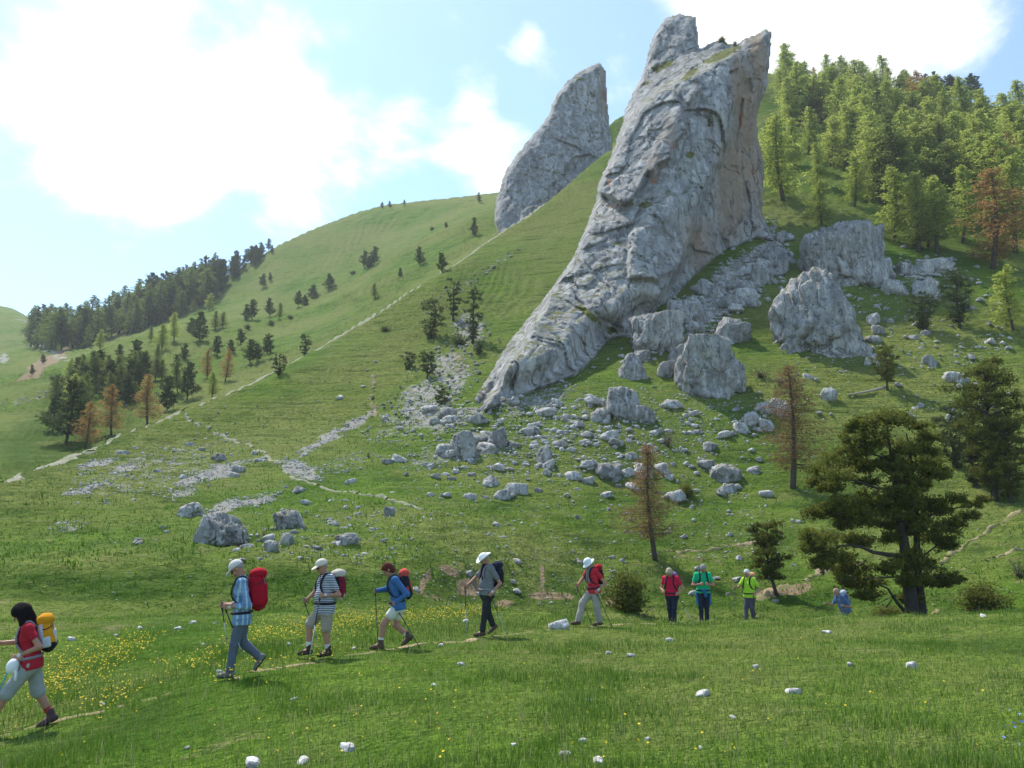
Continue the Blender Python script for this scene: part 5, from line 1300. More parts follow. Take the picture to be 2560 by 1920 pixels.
# ------------------------------------------------------------------ people: posed bodies from blended volumes
def surface_nets(Fv, o, h):
    S = Fv < 0
    sl = lambda A, d: A[d[0]:A.shape[0] - 1 + d[0], d[1]:A.shape[1] - 1 + d[1], d[2]:A.shape[2] - 1 + d[2]]
    C = [(i, j, k) for i in (0, 1) for j in (0, 1) for k in (0, 1)]
    cnt = sum(sl(S, c).astype(np.int8) for c in C); act = (cnt > 0) & (cnt < 8)
    I = np.argwhere(act); idx = -np.ones(act.shape, int); idx[act] = np.arange(len(I))
    pos = np.zeros((len(I), 3)); num = np.zeros(len(I))
    val = {c: sl(Fv, c)[act] for c in C}
    for a in C:
        for ax in range(3):
            if a[ax]: continue
            b = list(a); b[ax] = 1; b = tuple(b); fa, fb = val[a], val[b]
            m = (fa < 0) != (fb < 0); t = fa / np.where(m, fa - fb, 1)
            p = np.array(a, float)[None].repeat(len(I), 0); p[:, ax] = t
            pos[m] += p[m]; num[m] += 1
    V = o + h * (I + pos / num[:, None])
    Fq = []
    for ax in range(3):
        u, w = (ax + 1) % 3, (ax + 2) % 3
        a = [slice(None)] * 3; b = [slice(None)] * 3
        for q in (a, b): q[u] = slice(1, -1); q[w] = slice(1, -1)
        a[ax] = slice(0, -1); b[ax] = slice(1, None)
        s0, s1 = S[tuple(a)], S[tuple(b)]
        E = np.argwhere(s0 != s1); fl = s0[s0 != s1]
        E[:, u] += 1; E[:, w] += 1
        def cell(du, dw):
            q = E.copy(); q[:, u] -= du; q[:, w] -= dw
            return idx[q[:, 0], q[:, 1], q[:, 2]]
        qd = np.stack([cell(1, 1), cell(0, 1), cell(0, 0), cell(1, 0)], -1)
        qd[~fl] = qd[~fl][:, ::-1]
        Fq.append(qd)
    return V, np.concatenate(Fq)

class Vol:
    def __init__(s, h): s.h, s.items, s.cuts = h, [], []
    def cone(s, a, b, ra, rb=None, k=.02): s.items.append(('c', np.array(a, float), np.array(b, float), ra, ra if rb is None else rb, k)); return s
    def ell(s, c, r, rot=None, k=.02): s.items.append(('e', np.array(c, float), np.array(r, float), rot, None, k)); return s
    def box(s, c, r, rot=None, rr=.02, k=.015): s.items.append(('b', np.array(c, float), np.array(r, float), rot, rr, k)); return s
    def cut(s, p, n, k=.004): s.cuts.append((np.array(p, float), np.array(n, float) / np.linalg.norm(n))); return s   # removes the side n points to
    def sub(s, c, r, rot=None): s.items.append(('s', np.array(c, float), np.array(r, float), rot, None, .01)); return s
    def mesh(s):
        lo, hi = np.full(3, 1e9), np.full(3, -1e9)
        for it in s.items:
            if it[0] == 'c': lo = np.minimum(lo, np.minimum(it[1], it[2]) - max(it[3], it[4])); hi = np.maximum(hi, np.maximum(it[1], it[2]) + max(it[3], it[4]))
            elif it[0] != 's': e = it[2].max() * (1.75 if it[0] == 'b' else 1); lo = np.minimum(lo, it[1] - e); hi = np.maximum(hi, it[1] + e)
        lo -= 3 * s.h; hi += 3 * s.h
        n = np.ceil((hi - lo) / s.h).astype(int) + 1
        axs = [lo[i] + s.h * np.arange(n[i]) for i in range(3)]
        Fv = np.full(n, .3, np.float32)
        for it in s.items:
            ty, A, B, ra, rb, k = it
            if ty == 'c': l, u = np.minimum(A, B) - max(ra, rb), np.maximum(A, B) + max(ra, rb)
            else: e = B.max() * (1.75 if ty == 'b' else 1); l, u = A - e, A + e
            l = l - k - 2 * s.h; u = u + k + 2 * s.h
            sl = tuple(slice(max(0, int((l[i] - lo[i]) / s.h)), max(0, min(n[i], int((u[i] - lo[i]) / s.h) + 2))) for i in range(3))
            P = np.stack(np.meshgrid(*[axs[i][sl[i]] for i in range(3)], indexing='ij'), -1)
            if P.size == 0: continue
            if ty == 'c':
                ab = B - A; t = np.clip(((P - A) @ ab) / (ab @ ab + 1e-12), 0, 1)
                d = np.linalg.norm(P - A - t[..., None] * ab, axis=-1) - (ra + (rb - ra) * t)
            else:
                q = P - A
                if ra is not None: q = q @ ra                      # columns of the rotation are the local axes
                if ty == 'b': w = np.abs(q) - (B - rb); d = np.linalg.norm(np.maximum(w, 0), axis=-1) + np.minimum(w.max(-1), 0) - rb
                else:
                    k0 = np.linalg.norm(q / B, axis=-1); k1 = np.linalg.norm(q / B ** 2, axis=-1) + 1e-6; d = k0 * (k0 - 1) / k1
            old = Fv[sl]
            if ty == 's': Fv[sl] = np.maximum(old, -d)
            else:
                hh = np.maximum(k - np.abs(old - d), 0) / k
                Fv[sl] = np.minimum(old, d) - hh * hh * k * .25
        if s.cuts:
            P = np.stack(np.meshgrid(*axs, indexing='ij'), -1)
            for p, nn in s.cuts: Fv = np.maximum(Fv, ((P - p) @ nn).astype(np.float32))
        return surface_nets(Fv, lo, s.h)

M_SKIN = plain('sunburnt skin', (0.40, 0.205, 0.135), 0.55, 0.12, 25, 0, .35)
M_FACE = plain('eyes and lips', (0.09, 0.035, 0.03), 0.6, 0.1)
M_SOLE = plain('boot rubber', (0.03, 0.028, 0.026), 0.9, 0.2)
M_BOOT = plain('brown boot leather', (0.10, 0.065, 0.045), 0.8, 0.4, 40, .3)
M_SOCK = plain('white wool sock', (0.62, 0.62, 0.62), 0.95, 0.1)
M_BLACK = plain('black webbing', (0.018, 0.018, 0.022), 0.8, 0.3, 30, .2)
M_GREYW = plain('grey webbing', (0.22, 0.20, 0.22), 0.8, 0.3, 30, .2)
M_ALU = plain('pole aluminium', (0.42, 0.43, 0.44), 0.35, 0.1, 10, 0, .5)
M_POLEB = plain('black pole tube', (0.03, 0.03, 0.035), 0.4, 0.1, 10, 0, .5)
M_GRIP = plain('cork and foam grip', (0.04, 0.03, 0.03), 0.8, 0.2)
M_WATCH = plain('silver watch', (0.6, 0.6, 0.6), 0.3, 0.1)
def cloth(name, c, var=.16): return plain(name, c, 0.9, var, 14.0, .35, .1)
def striped(name, a, b, lam, axis=2, duty=.5, wob=0.0):
    m, nt = new_mat(name); t = NT(nt); co = t.obj_co(); sp = t.node('ShaderNodeSeparateXYZ'); t.l.new(co, sp.inputs[0])
    v = sp.outputs[axis]
    if wob: v = t.math('ADD', v, t.math('MULTIPLY', t.noise(co, 8, 2), wob))
    w = t.math('FRACT', t.math('DIVIDE', v, lam))
    t.finish(t.mix(t.math('GREATER_THAN', w, duty), a, b), .9, t.bump(t.noise(co, 14, 4), .35, .02), .1)
    return m
def plaid(name):
    m, nt = new_mat(name); t = NT(nt); co = t.obj_co(); sp = t.node('ShaderNodeSeparateXYZ'); t.l.new(co, sp.inputs[0])
    n = t.noise(co, 9, 4)
    a = t.mix(t.rng(n, .3, .7), (0.10, 0.20, 0.36), (0.22, 0.36, 0.52))
    v = t.math('ADD', sp.outputs[0], t.math('MULTIPLY', sp.outputs[1], .6))
    w = t.math('GREATER_THAN', t.math('FRACT', t.math('DIVIDE', v, .085)), .70)
    w2 = t.math('GREATER_THAN', t.math('FRACT', t.math('DIVIDE', sp.outputs[2], .11)), .82)
    a = t.mix(t.math('MULTIPLY', w, .75), a, (0.50, 0.60, 0.68)); a = t.mix(t.math('MULTIPLY', w2, .35), a, (0.08, 0.14, 0.30))
    t.finish(a, .9, t.bump(n, .35, .02), .1)
    return m

def unit(v): v = np.array(v, float); return v / (np.linalg.norm(v) + 1e-12)
def rot_pitch(a):
    """local axes (forward, left, up) of a part nodding forward by a"""
    c, s = math.cos(a), math.sin(a)
    return np.array([[c, 0, s], [0, 1, 0], [-s, 0, c]])     # columns: forward tilts down, up tilts forward
def wrinkle(V, amp, sc=9.0, seed=0.0):
    return V + amp * np.stack([fbm(V * np.array([sc, sc, sc * .8]) + seed + 7 * i, 3) for i in range(3)], -1)

class Person:
    def __init__(s, px, Y, turn, label, pose, look, H=1.72, vox=.011, gz=0.0):
        a, _ = ray(px, 600); X = float(a) * Y
        s.gz = float(ground_z(X, Y)) + gz
        s.root = empty('person', (X, Y, s.gz), math.pi + R(turn))
        tag(s.root, label, 'person')
        s.vox, s.H, s.p, s.lk = vox * 1.15, H, pose, look
        s.X, s.Y, s.yaw = X, Y, math.pi + R(turn)
        J = s.J = {}
        bulk = s.bulk = look.get('bulk', 1.0); wd = look.get('wide', 1.0)
        P3 = lambda fh, y: np.array([fh[0], y, fh[1]])
        J['pel'] = P3(pose['pelvis'], 0); J['neck'] = P3(pose['neck'], 0); J['head'] = P3(pose['head'], pose.get('head_y', 0))
        up = unit(J['neck'] - J['pel']); s.up = up; s.side = np.array([0, 1., 0]); s.fwd = unit(np.cross(s.side, up))
        J['chest'] = J['pel'] + (J['neck'] - J['pel']) * .66
        sh = J['neck'] - up * .055 - s.fwd * .02
        for sd, nm in ((1, 'L'), (-1, 'R')):
            J['sh' + nm] = sh + s.side * sd * .175 * wd
            J['hip' + nm] = J['pel'] + s.side * sd * .085 - up * .03
            e, hn = pose['arm' + nm]
            J['el' + nm] = P3(e[:2], (e[2] if len(e) > 2 else .25) * sd); J['ha' + nm] = P3(hn[:2], (hn[2] if len(hn) > 2 else .17) * sd)
            kn, an = pose['leg' + nm][:2]
            J['kn' + nm] = P3(kn, .085 * sd); J['an' + nm] = P3(an, .08 * sd)
        s.foot = {nm: R(pose['leg' + nm][2] if len(pose['leg' + nm]) > 2 else 0) for nm in 'LR'}
        s.nod = R(pose.get('nod', 25)); s.rot = rot_pitch(s.nod)
        if pose.get('turn_head'):
            q = R(pose['turn_head']); c, n_ = math.cos(q), math.sin(q)
            s.rot = np.array([[c, -n_, 0], [n_, c, 0], [0, 0, 1]]) @ s.rot
        s.k = .945; s.root.scale = (s.k,) * 3
        s.build()
    def hp(s, f, l, u): return s.J['head'] + s.rot @ np.array([f, l, u])
    def part(s, name, vol, mats, fmat=None, wr=0, parent=None, label=None):
        V, Fq = vol.mesh()
        if wr: V = wrinkle(V, wr, 9, len(name))
        fm = None
        if fmat is not None: fm = fmat(V[Fq].mean(1))
        o = obj(name, mesh_data(name, V, Fq, mats, True, fmat=fm), parent or s.root)
        if label: o['label'] = label
        return o
    def torso(s, v, g, k=.05):
        J, b = s.J, s.bulk
        for sd in (1, -1):
            v.cone(J['pel'] + s.side * .065 * sd * b, J['chest'] + s.side * .075 * sd, .100 * b + g, .098 * (b * .4 + .6) + g, k)
            v.cone(J['chest'] + s.side * .075 * sd, J['neck'] - s.up * .07 + s.side * .10 * sd, .098 * (b * .4 + .6) + g, .06 + g, k)
        if b > 1.05: v.ell((J['pel'] * .55 + J['chest'] * .45) + s.fwd * .05 * b, np.array([.10, .12, .14]) * b + g, k=.06)
        v.cone(J['shL'], J['shR'], .060 + g, k=k)
        v.cone(J['hipL'], J['hipR'], .100 * b + g, k=k)
    def hand(s, nm):
        """palm, four fingers of unequal length closed round the pole and a thumb"""
        J = s.J; h = J['ha' + nm]; e = J['el' + nm]; sd = 1 if nm == 'L' else -1
        g = s.grip.get(nm, np.array([0, 0, 1.])); d = unit(h - e); e1 = unit(d - g * (d @ g)); e2 = np.cross(g, e1) * (1 if sd > 0 else -1) * -1
        v = Vol(.007); w = h - e1 * .075
        v.cone(e + (w - e) * .86, w, .027, .024, .02)
        v.cone(w, w + e1 * .035, .025, .028, .02)
        pc = h - e1 * .022 - e2 * .022
        for i in range(4):
            off = g * (.030 - .020 * i); L = (.9, 1.0, .95, .78)[i]
            v.cone(w + e1 * .02 + off * .6, pc + off + e1 * .012, .0145, .0125, .010)
            k0 = pc + off + e1 * .014; k1 = k0 + (e1 * .030 + e2 * .016) * L; k2 = k1 + (-e1 * .004 + e2 * .027) * L; k3 = k2 + (-e1 * .022 + e2 * .004) * L
            v.cone(k0, k1, .0098, .0092, .003).cone(k1, k2, .0092, .0085, .002).cone(k2, k3, .0085, .0075, .002)
        t0 = w + e1 * .018 + g * .024; t1 = pc + g * .043 + e2 * .012 + e1 * .008; t2 = t1 + e2 * .020 + e1 * .022
        v.cone(t0, t1, .0145, .0115, .006).cone(t1, t2, .0112, .0090, .003)
        return v.mesh()
    def build(s):
        J, lk = s.J, s.lk
        s.grip = {}
        for nm, tip in (s.p.get('poles') or {}).items():
            sd = 1 if nm == 'L' else -1
            t = np.array([tip[0], sd * (tip[2] if len(tip) > 2 else .25), 0.0])
            wx = s.X + math.cos(s.yaw) * t[0] - math.sin(s.yaw) * t[1]; wy = s.Y + math.sin(s.yaw) * t[0] + math.cos(s.yaw) * t[1]
            t[2] = max(float(ground_z(wx, wy)) - s.gz, -1.0) + tip[1]
            s.grip[nm] = unit(J['ha' + nm] - t); s.make_pole(nm, t)
        # --- body: one continuous figure
        b = Vol(s.vox * 1.15)
        s.torso(b, -.004)
        b.cone(J['neck'] - s.up * .05, s.hp(-.02, 0, -.075), .056, .050, .03)
        for nm in 'LR':
            b.cone(J['sh' + nm], J['el' + nm], .046, .037, .03); b.cone(J['el' + nm], J['ha' + nm] - unit(J['ha' + nm] - J['el' + nm]) * .075, .039, .025, .02)
            b.cone(J['hip' + nm], J['kn' + nm], .083, .055, .04); b.cone(J['kn' + nm], J['an' + nm] * .6 + J['kn' + nm] * .4, .055, .050, .03); b.cone(J['kn' + nm], J['an' + nm], .052, .036, .03)
            b.cone(J['an' + nm], J['an' + nm] + rot_pitch(s.foot[nm]) @ np.array([.10, 0, -.05]), .036, .030, .02)
        # head with brow, nose, jaw and ears
        b.ell(s.hp(-.005, 0, .02), (.097, .076, .108), s.rot); b.ell(s.hp(.022, 0, -.055), (.066, .056, .062), s.rot); b.cone(s.hp(.050, 0, -.085), s.hp(.068, 0, -.082), .022, .020)
        b.cone(s.hp(.090, 0, .008), s.hp(.112, 0, -.024), .011, .015, .010); b.cone(s.hp(.080, .03, .022), s.hp(.080, -.03, .022), .016, .016, .012)
        for sd in (1, -1): b.ell(s.hp(-.004, .079 * sd, -.008), (.022, .010, .032), s.rot, .008); b.ell(s.hp(.060, .042 * sd, -.030), (.028, .022, .024), s.rot, .015)
        b.cone(s.hp(.078, .022, -.060), s.hp(.078, -.022, -.060), .010, .010, .008)
        V, Fq = b.mesh()
        C = (V[Fq].mean(1) - J['head']) @ s.rot
        fm = np.zeros(len(Fq), int)
        eye = (C[:, 0] > .055) & (np.abs(np.abs(C[:, 1]) - .034) < .015) & (np.abs(C[:, 2] - .002) < .011); lip = (C[:, 0] > .06) & (np.abs(C[:, 1]) < .024) & (np.abs(C[:, 2] + .060) < .007)
        fm[eye | lip] = 1
        vs, fs, ms = [V], [Fq], [fm]; n = len(V)
        for nm in 'LR':
            hv, hf = s.hand(nm); vs.append(hv); fs.append(hf + n); ms.append(np.zeros(len(hf), int)); n += len(hv)
        obj('body', mesh_data('body', np.concatenate(vs), np.concatenate(fs), [lk.get('skin', M_SKIN), M_FACE], True, fmat=np.concatenate(ms)), s.root)
        if lk.get('glasses'):
            v = Vol(.006)
            for sd in (1, -1): v.ell(s.hp(.088, .034 * sd, .002), (.012, .028, .020), s.rot, .004).cone(s.hp(.085, .06 * sd, .006), s.hp(0, .083 * sd, .008), .004, .004, .002)
            s.part('sunglasses', v, M_BLACK)
        # --- shirt
        gap = .016
        v = Vol(s.vox); s.torso(v, gap - .004)
        v.cone(J['neck'] - s.up * .06, J['neck'] + s.up * .012, .074, .064, .03)
        sl = lk.get('sleeve', .5)
        for nm in 'LR':
            A, B, Hh = J['sh' + nm], J['el' + nm], J['ha' + nm]
            if sl <= 1: v.cone(A, A + (B - A) * sl, .062, .058 if sl < .7 else .052, .03)
            else:
                v.cone(A, B, .062, .053, .03); v.cone(B, B + (Hh - B) * (sl - 1), .054, .042, .02)
        hem = J['pel'] - s.up * lk.get('hem', .10)
        v.cone(J['pel'], hem, .12 * s.bulk, .12 * s.bulk + .012, .05)
        for sd in (1, -1): v.cone(J['pel'] + s.side * .07 * sd, hem + s.side * .075 * sd, .112 * s.bulk + .006, .112 * s.bulk + .012, .05)
        v.cut(hem - s.up * .0, -s.up)
        s.part('shirt', v, lk['shirt'], wr=.011)
        # --- trousers or shorts
        v = Vol(s.vox); v.cone(J['hipL'], J['hipR'], .112 * s.bulk, k=.05)
        for sd in (1, -1): v.cone(J['pel'] + s.side * .062 * sd + s.up * .02, J['pel'] + s.side * .07 * sd - s.up * .07, .108 * s.bulk, .112 * s.bulk, .05)
        leg = lk.get('leg', 2.0); fl = lk.get('flare', .0)
        for nm in 'LR':
            A, B, Cn = J['hip' + nm], J['kn' + nm], J['an' + nm]
            if leg <= 1: v.cone(A, A + (B - A) * leg, .100, .088 + fl, .035)
            else:
                v.cone(A, B, .100, .072 + fl, .035); e = B + (Cn - B) * (leg - 1); v.cone(B, e, .070 + fl, (.062 if leg > 1.5 else .072) + fl, .03)
        s.part('shorts' if leg < 1.5 else 'trousers', v, lk['pants'], wr=.013)
        # --- boots and socks
        for nm in 'LR':
            A, rt = J['an' + nm], rot_pitch(s.foot[nm]); f = lambda x, z, y=0: A + rt @ np.array([x, y, z])
            v = Vol(.010); v.cone(f(-.01, .055), f(0, -.02), .052, .054).cone(f(-.035, -.05), f(.10, -.060), .046, .042, .03).cone(f(.10, -.060), f(.165, -.066), .043, .034, .02)
            v.cut(f(0, -.100), rt @ np.array([0, 0, -1.]))
            o = s.part('boot', v, [lk.get('boot', M_BOOT), M_SOLE], lambda Cc, A=A, rt=rt: (((Cc - A) @ rt)[:, 2] < -.078).astype(int))
            if lk.get('sock'): s.part('sock', Vol(.010).cone(A + unit(J['kn' + nm] - A) * .055, A + unit(J['kn' + nm] - A) * .115, .046, .049), lk['sock'])
        # --- hair
        hr = lk.get('hair')
        if hr:
            v = Vol(.009); v.ell(s.hp(-.012, 0, .030), (.106, .089, .112), s.rot)
            if hr[0] == 'short': v.ell(s.hp(-.055, 0, -.03), (.055, .080, .075), s.rot); v.cut(s.hp(.058, 0, .050), s.rot @ np.array([.80, 0, -.60])).cut(s.hp(0, 0, -.075), s.rot @ np.array([.25, 0, -1.]))
            if hr[0] == 'crop': v.cut(s.hp(.045, 0, .075), s.rot @ np.array([.65, 0, -.75])).cut(s.hp(0, 0, -.05), s.rot @ np.array([.3, 0, -1.]))
            if hr[0] == 'bald': v.cut(s.hp(-.01, 0, .03), s.rot @ np.array([.9, 0, .45])).cut(s.hp(0, 0, -.06), s.rot @ np.array([.2, 0, -1.]))
            if hr[0] == 'bob': v.ell(s.hp(-.045, 0, -.03), (.075, .094, .095), s.rot); v.ell(s.hp(.045, 0, .07), (.066, .076, .050), s.rot); v.cut(s.hp(.072, 0, .030), s.rot @ np.array([.80, 0, -.60])).cut(s.hp(0, 0, -.10), s.rot @ np.array([.2, 0, -1.]))
            if hr[0] == 'long':
                v.ell(s.hp(-.005, 0, .04), (.104, .090, .092), s.rot); v.sub(s.hp(.11, 0, -.045), (.06, .05, .07), s.rot)
                for sd in (1, -1): v.cone(s.hp(.0, .078 * sd, .02), s.hp(.045, .082 * sd, -.13), .050, .048, .04).cone(s.hp(.045, .082 * sd, -.13), J['chest'] + s.fwd * .125 + s.side * .09 * sd - s.up * .10, .045, .022, .03)
                v.cone(s.hp(-.06, 0, .0), J['neck'] - s.fwd * .09 - s.up * .05, .085, .06, .04)
            s.part('hair', v, hr[1], wr=.010)
        # --- hats
        ht = lk.get('hat')
        if ht:
            v = Vol(.008); v.ell(s.hp(-.008, 0, .050), (.112, .094, .098), s.rot, .02)
            v.cut(s.hp(0, 0, .035), s.rot @ np.array([0, 0, -1.]))
            hat_o = s.part('cap' if ht[0] == 'cap' else 'hat', v, ht[1], wr=.003)
            n = 28; th = np.linspace(0, 2 * math.pi, n, endpoint=False); rings = []
            if ht[0] == 'cap':
                v = Vol(.007); v.ell(s.hp(.115, 0, .036), (.088, .078, .014), s.rot @ rot_pitch(R(16)), .01); s.part('visor', v, ht[1], parent=hat_o)
            else:
                w, dr, curl = (.062, -.040, .0) if ht[0] == 'bucket' else (.082, -.006, .045)
                for q, z in ((0, .045), (.35, .042), (.7, .0), (1.0, 0)):
                    k = q
                    rr = np.stack([-.008 + (.108 + w * k) * np.cos(th), (.090 + w * k * .92) * np.sin(th), .045 + dr * k + curl * k * k * np.abs(np.sin(th)) ** 2 - .010 * k * np.cos(th)], -1)
                    rings.append(rr)
                top = np.stack(rings, 0); V = np.concatenate([top.reshape(-1, 3), (top - np.array([0, 0, .008])).reshape(-1, 3)]); m = 4 * n
                Fq = []
                for q in range(3):
                    for i in range(n):
                        a_, b_ = q * n + i, q * n + (i + 1) % n
                        Fq += [(a_, b_, b_ + n, a_ + n), (a_ + m, a_ + n + m, b_ + n + m, b_ + m)]
                for i in range(n): a_, b_ = 3 * n + i, 3 * n + (i + 1) % n; Fq.append((a_, b_, b_ + m, a_ + m))
                V = s.J['head'] + V @ s.rot.T
                obj('brim', mesh_data('brim', V, np.array(Fq), ht[1], True), hat_o)
        if lk.get('scarf'):
            v = Vol(.010); c0 = J['neck'] + s.up * .01
            for k in range(10):
                a0, a1 = k * .628, (k + 1) * .628
                v.cone(c0 + s.fwd * .075 * math.cos(a0) + s.side * .075 * math.sin(a0), c0 + s.fwd * .075 * math.cos(a1) + s.side * .075 * math.sin(a1), .030, .030, .02)
            v.cone(c0 + s.fwd * .08 + s.side * .03, J['chest'] + s.fwd * .13 + s.side * .06 - s.up * lk['scarf'][1], .032, .026, .02)
            v.cone(c0 + s.fwd * .08 - s.side * .03, J['chest'] + s.fwd * .13 - s.side * .06 - s.up * lk['scarf'][1] * .8, .032, .026, .02)
            s.part('scarf', v, lk['scarf'][0], wr=.008)
        if lk.get('watch'):
            nm = 'L'; d = unit(J['ha' + nm] - J['el' + nm]); c0 = J['ha' + nm] - d * .095
            s.part('watch', Vol(.006).cone(c0, c0 + d * .020, .031, .030), M_WATCH)
        if lk.get('waist'):
            v = Vol(.011)
            for sd in (1, -1):
                v.cone(J['pel'] + s.side * .15 * sd * s.bulk + s.up * .06, J['pel'] + s.side * .17 * sd - s.up * .10, .045, .060, .03).cone(J['pel'] + s.side * .17 * sd - s.up * .10, J['kn' + ('L' if sd > 0 else 'R')] + s.side * .09 * sd + s.up * .06, .060, .035, .03)
                v.cone(J['pel'] + s.side * .14 * sd + s.up * .06 + s.fwd * .07, J['pel'] + s.fwd * .155 * s.bulk + s.up * .05, .035, .04, .03)
            v.cone(J['pel'] + s.fwd * .16 * s.bulk + s.up * .05, J['pel'] + s.fwd * .17 * s.bulk - s.up * .09 + s.side * .04, .045, .05, .03)
            s.part('jacket_round_waist', v, lk['waist'], wr=.012)
        if lk.get('pack'): s.make_pack(lk['pack'])
    def tube_obj(s, name, parts, mats, parent): return obj(name, tubes_mesh(name, parts, mats), parent)
    def make_pole(s, nm, tip):
        J = s.J; h = J['ha' + nm]; g = s.grip[nm]
        root = empty('trekking_pole', (s.X, s.Y, s.gz), s.yaw); root.scale = (s.k,) * 3
        tag(root, s.lk['pole_label'][nm], 'trekking pole')
        col = s.lk.get('pole', (M_ALU, M_POLEB))
        d = np.array(tip) - h; L = np.linalg.norm(d); m = h + d * .45
        s.tube_obj('shaft', [tube(np.stack([h - g * .08, m]), [.0095, .0090], 8)], col[1], root)
        s.tube_obj('lower_shaft', [tube(np.stack([m, tip]), [.0080, .0065], 8)], col[0], root)
        s.tube_obj('grip', [tube(np.stack([h + g * .055, h + g * .045, h + g * .02, h - g * .05, h - g * .10]), [.012, .020, .016, .015, .012], 10)], M_GRIP, root)
        bs = tip + g * .07
        s.tube_obj('basket', [tube(np.stack([bs - g * .006, bs, bs + g * .006]), [.012, .032, .012], 10)], M_BLACK, root)
    def make_pack(s, pk):
        J = s.J; root = empty('backpack', (s.X, s.Y, s.gz), s.yaw); root.scale = (s.k,) * 3; tag(root, pk['label'], 'backpack')
        hs = np.array(pk.get('size', (.11, .15, .25))) * .90; Rm = np.stack([-s.fwd, s.side, s.up], -1)
        c = (J['pel'] * .36 + J['neck'] * .64) - s.fwd * (.115 * s.bulk ** .3 + hs[0]) + s.up * pk.get('lift', 0)
        at = lambda b, l, u: c + Rm @ np.array([b, l, u])
        v = Vol(.014); v.ell(at(.01, 0, -.02), hs * np.array([1.16, 1.12, 1.16]), Rm, .05); v.box(at(-.02, 0, -.02), hs * np.array([.78, .90, .94]), Rm, .07, .06); v.ell(at(.02, 0, -hs[2] * .62), hs * np.array([1.12, 1.05, .5]), Rm, .05)
        V, Fq = v.mesh(); V = wrinkle(V, .014, 11, 3)
        loc = (V[Fq].mean(1) - c) @ Rm
        mats = pk['mats']; fm = np.zeros(len(Fq), int)
        if len(mats) > 1: fm[loc[:, 0] < -hs[0] * .25] = 1
        if len(mats) > 2: fm[loc[:, 2] < -hs[2] * .62] = 2
        obj('pack_body', mesh_data('pack_body', V, Fq, mats, True, fmat=fm), root)
        v = Vol(.011); v.ell(at(.02, 0, hs[2] * .92), (hs[0] * 1.12, hs[1] * 1.0, .088), Rm, .04); v.box(at(-.02, 0, hs[2] * .84), (hs[0] * .7, hs[1] * .8, .06), Rm, .04, .05)
        V, Fq = v.mesh(); obj('lid', mesh_data('lid', wrinkle(V, .012, 12), Fq, pk.get('lid', mats[0]), True), root)
        for u_ in (.42, -.30):
            th = np.linspace(-2.2, 2.2, 22); P = np.stack([at(hs[0] * 1.10 * math.cos(a_) * (1 if math.cos(a_) > 0 else .5), hs[1] * 1.10 * math.sin(a_), hs[2] * u_ + .02 * math.cos(2 * a_)) for a_ in th])
            s.tube_obj('compression_strap', [tube(P, .0075, 5)], M_BLACK, root)
        s.tube_obj('zip', [tube(np.stack([at(hs[0] * 1.12 * math.cos(a_), 0, hs[2] * (.25 + .75 * math.sin(a_))) + s.side * hs[1] * .55 for a_ in np.linspace(-.6, .9, 9)]), .006, 5)], M_GREYW, root)
        v = Vol(.010); v.box(at(hs[0] * .95, 0, -.05), (.035, hs[1] * .66, hs[2] * .52), Rm, .03, .02)
        V, Fq = v.mesh(); obj('front_pocket', mesh_data('front_pocket', wrinkle(V, .005), Fq, pk.get('pocket', mats[0]), True), root)
        for sd in (1, -1):
            v = Vol(.010); v.box(at(0, sd * hs[1] * .98, -hs[2] * .52), (hs[0] * .62, .028, hs[2] * .36), Rm, .025, .02)
            V, Fq = v.mesh(); obj('side_pocket', mesh_data('side_pocket', V, Fq, pk.get('pocket', mats[0]), True), root)
            S = J['neck'] - s.up * .055 + s.side * .105 * sd
            q = .098 * (s.bulk * .4 + .6) + .028
            pts = np.array([at(-hs[0], sd * .07, hs[2] * .62), S + s.up * .086 - s.fwd * .06, S + s.up * .094, S + s.fwd * .075 + s.up * .055, S + s.fwd * (q + .005) - s.up * .07, S + s.fwd * (q + .012) - s.up * .17 + s.side * .02 * sd, S + s.fwd * q * .75 - s.up * .27 + s.side * .06 * sd, S - s.up * .33 + s.side * .07 * sd - s.fwd * .03, at(-hs[0] * .8, sd * hs[1] * .8, -hs[2] * .55)])
            tt = np.linspace(0, len(pts) - 1, 34); P = np.stack([np.interp(tt, np.arange(len(pts)), pts[:, k]) for k in range(3)], -1)
            for _ in range(3): P[1:-1] = (P[:-2] + 2 * P[1:-1] + P[2:]) / 4
            # flat webbing: a tube squeezed towards the body
            v0, f0, c0 = tube(P, .026, 8); ctr = np.concatenate([np.repeat(P, 8, 0), P[:1], P[-1:]]); mid = (J['chest'] + J['neck']) / 2
            nrm = ctr - mid; nrm -= np.outer(nrm @ s.side, s.side) * .6; nrm /= np.linalg.norm(nrm, axis=1)[:, None]
            dv = v0 - ctr; v0 = v0 - nrm * ((dv * nrm).sum(1) * .68)[:, None]
            obj('shoulder_strap', mesh_data('shoulder_strap', v0, [f0, c0], pk.get('strap', M_BLACK), True), root)
        if pk.get('belt', True):
            th = np.linspace(-2.6, 2.6, 26); r0, r1 = .132 * s.bulk + .02, .178 * s.bulk + .012; cc = J['pel'] + s.up * .055
            P = cc + np.outer(np.cos(th) * r0, s.fwd) + np.outer(np.sin(th) * r1, s.side)
            v0, f0, c0 = tube(P, .022, 6); obj('hip_belt', mesh_data('hip_belt', v0, [f0, c0], pk.get('strap', M_BLACK), True), root)
            s.tube_obj('strap_end', [tube(np.stack([at(hs[0] * .2, hs[1], -hs[2] * .7), at(hs[0] * .7, hs[1] * 1.05, -hs[2] * 1.02)]), [.008, .006], 5)], M_BLACK, root)

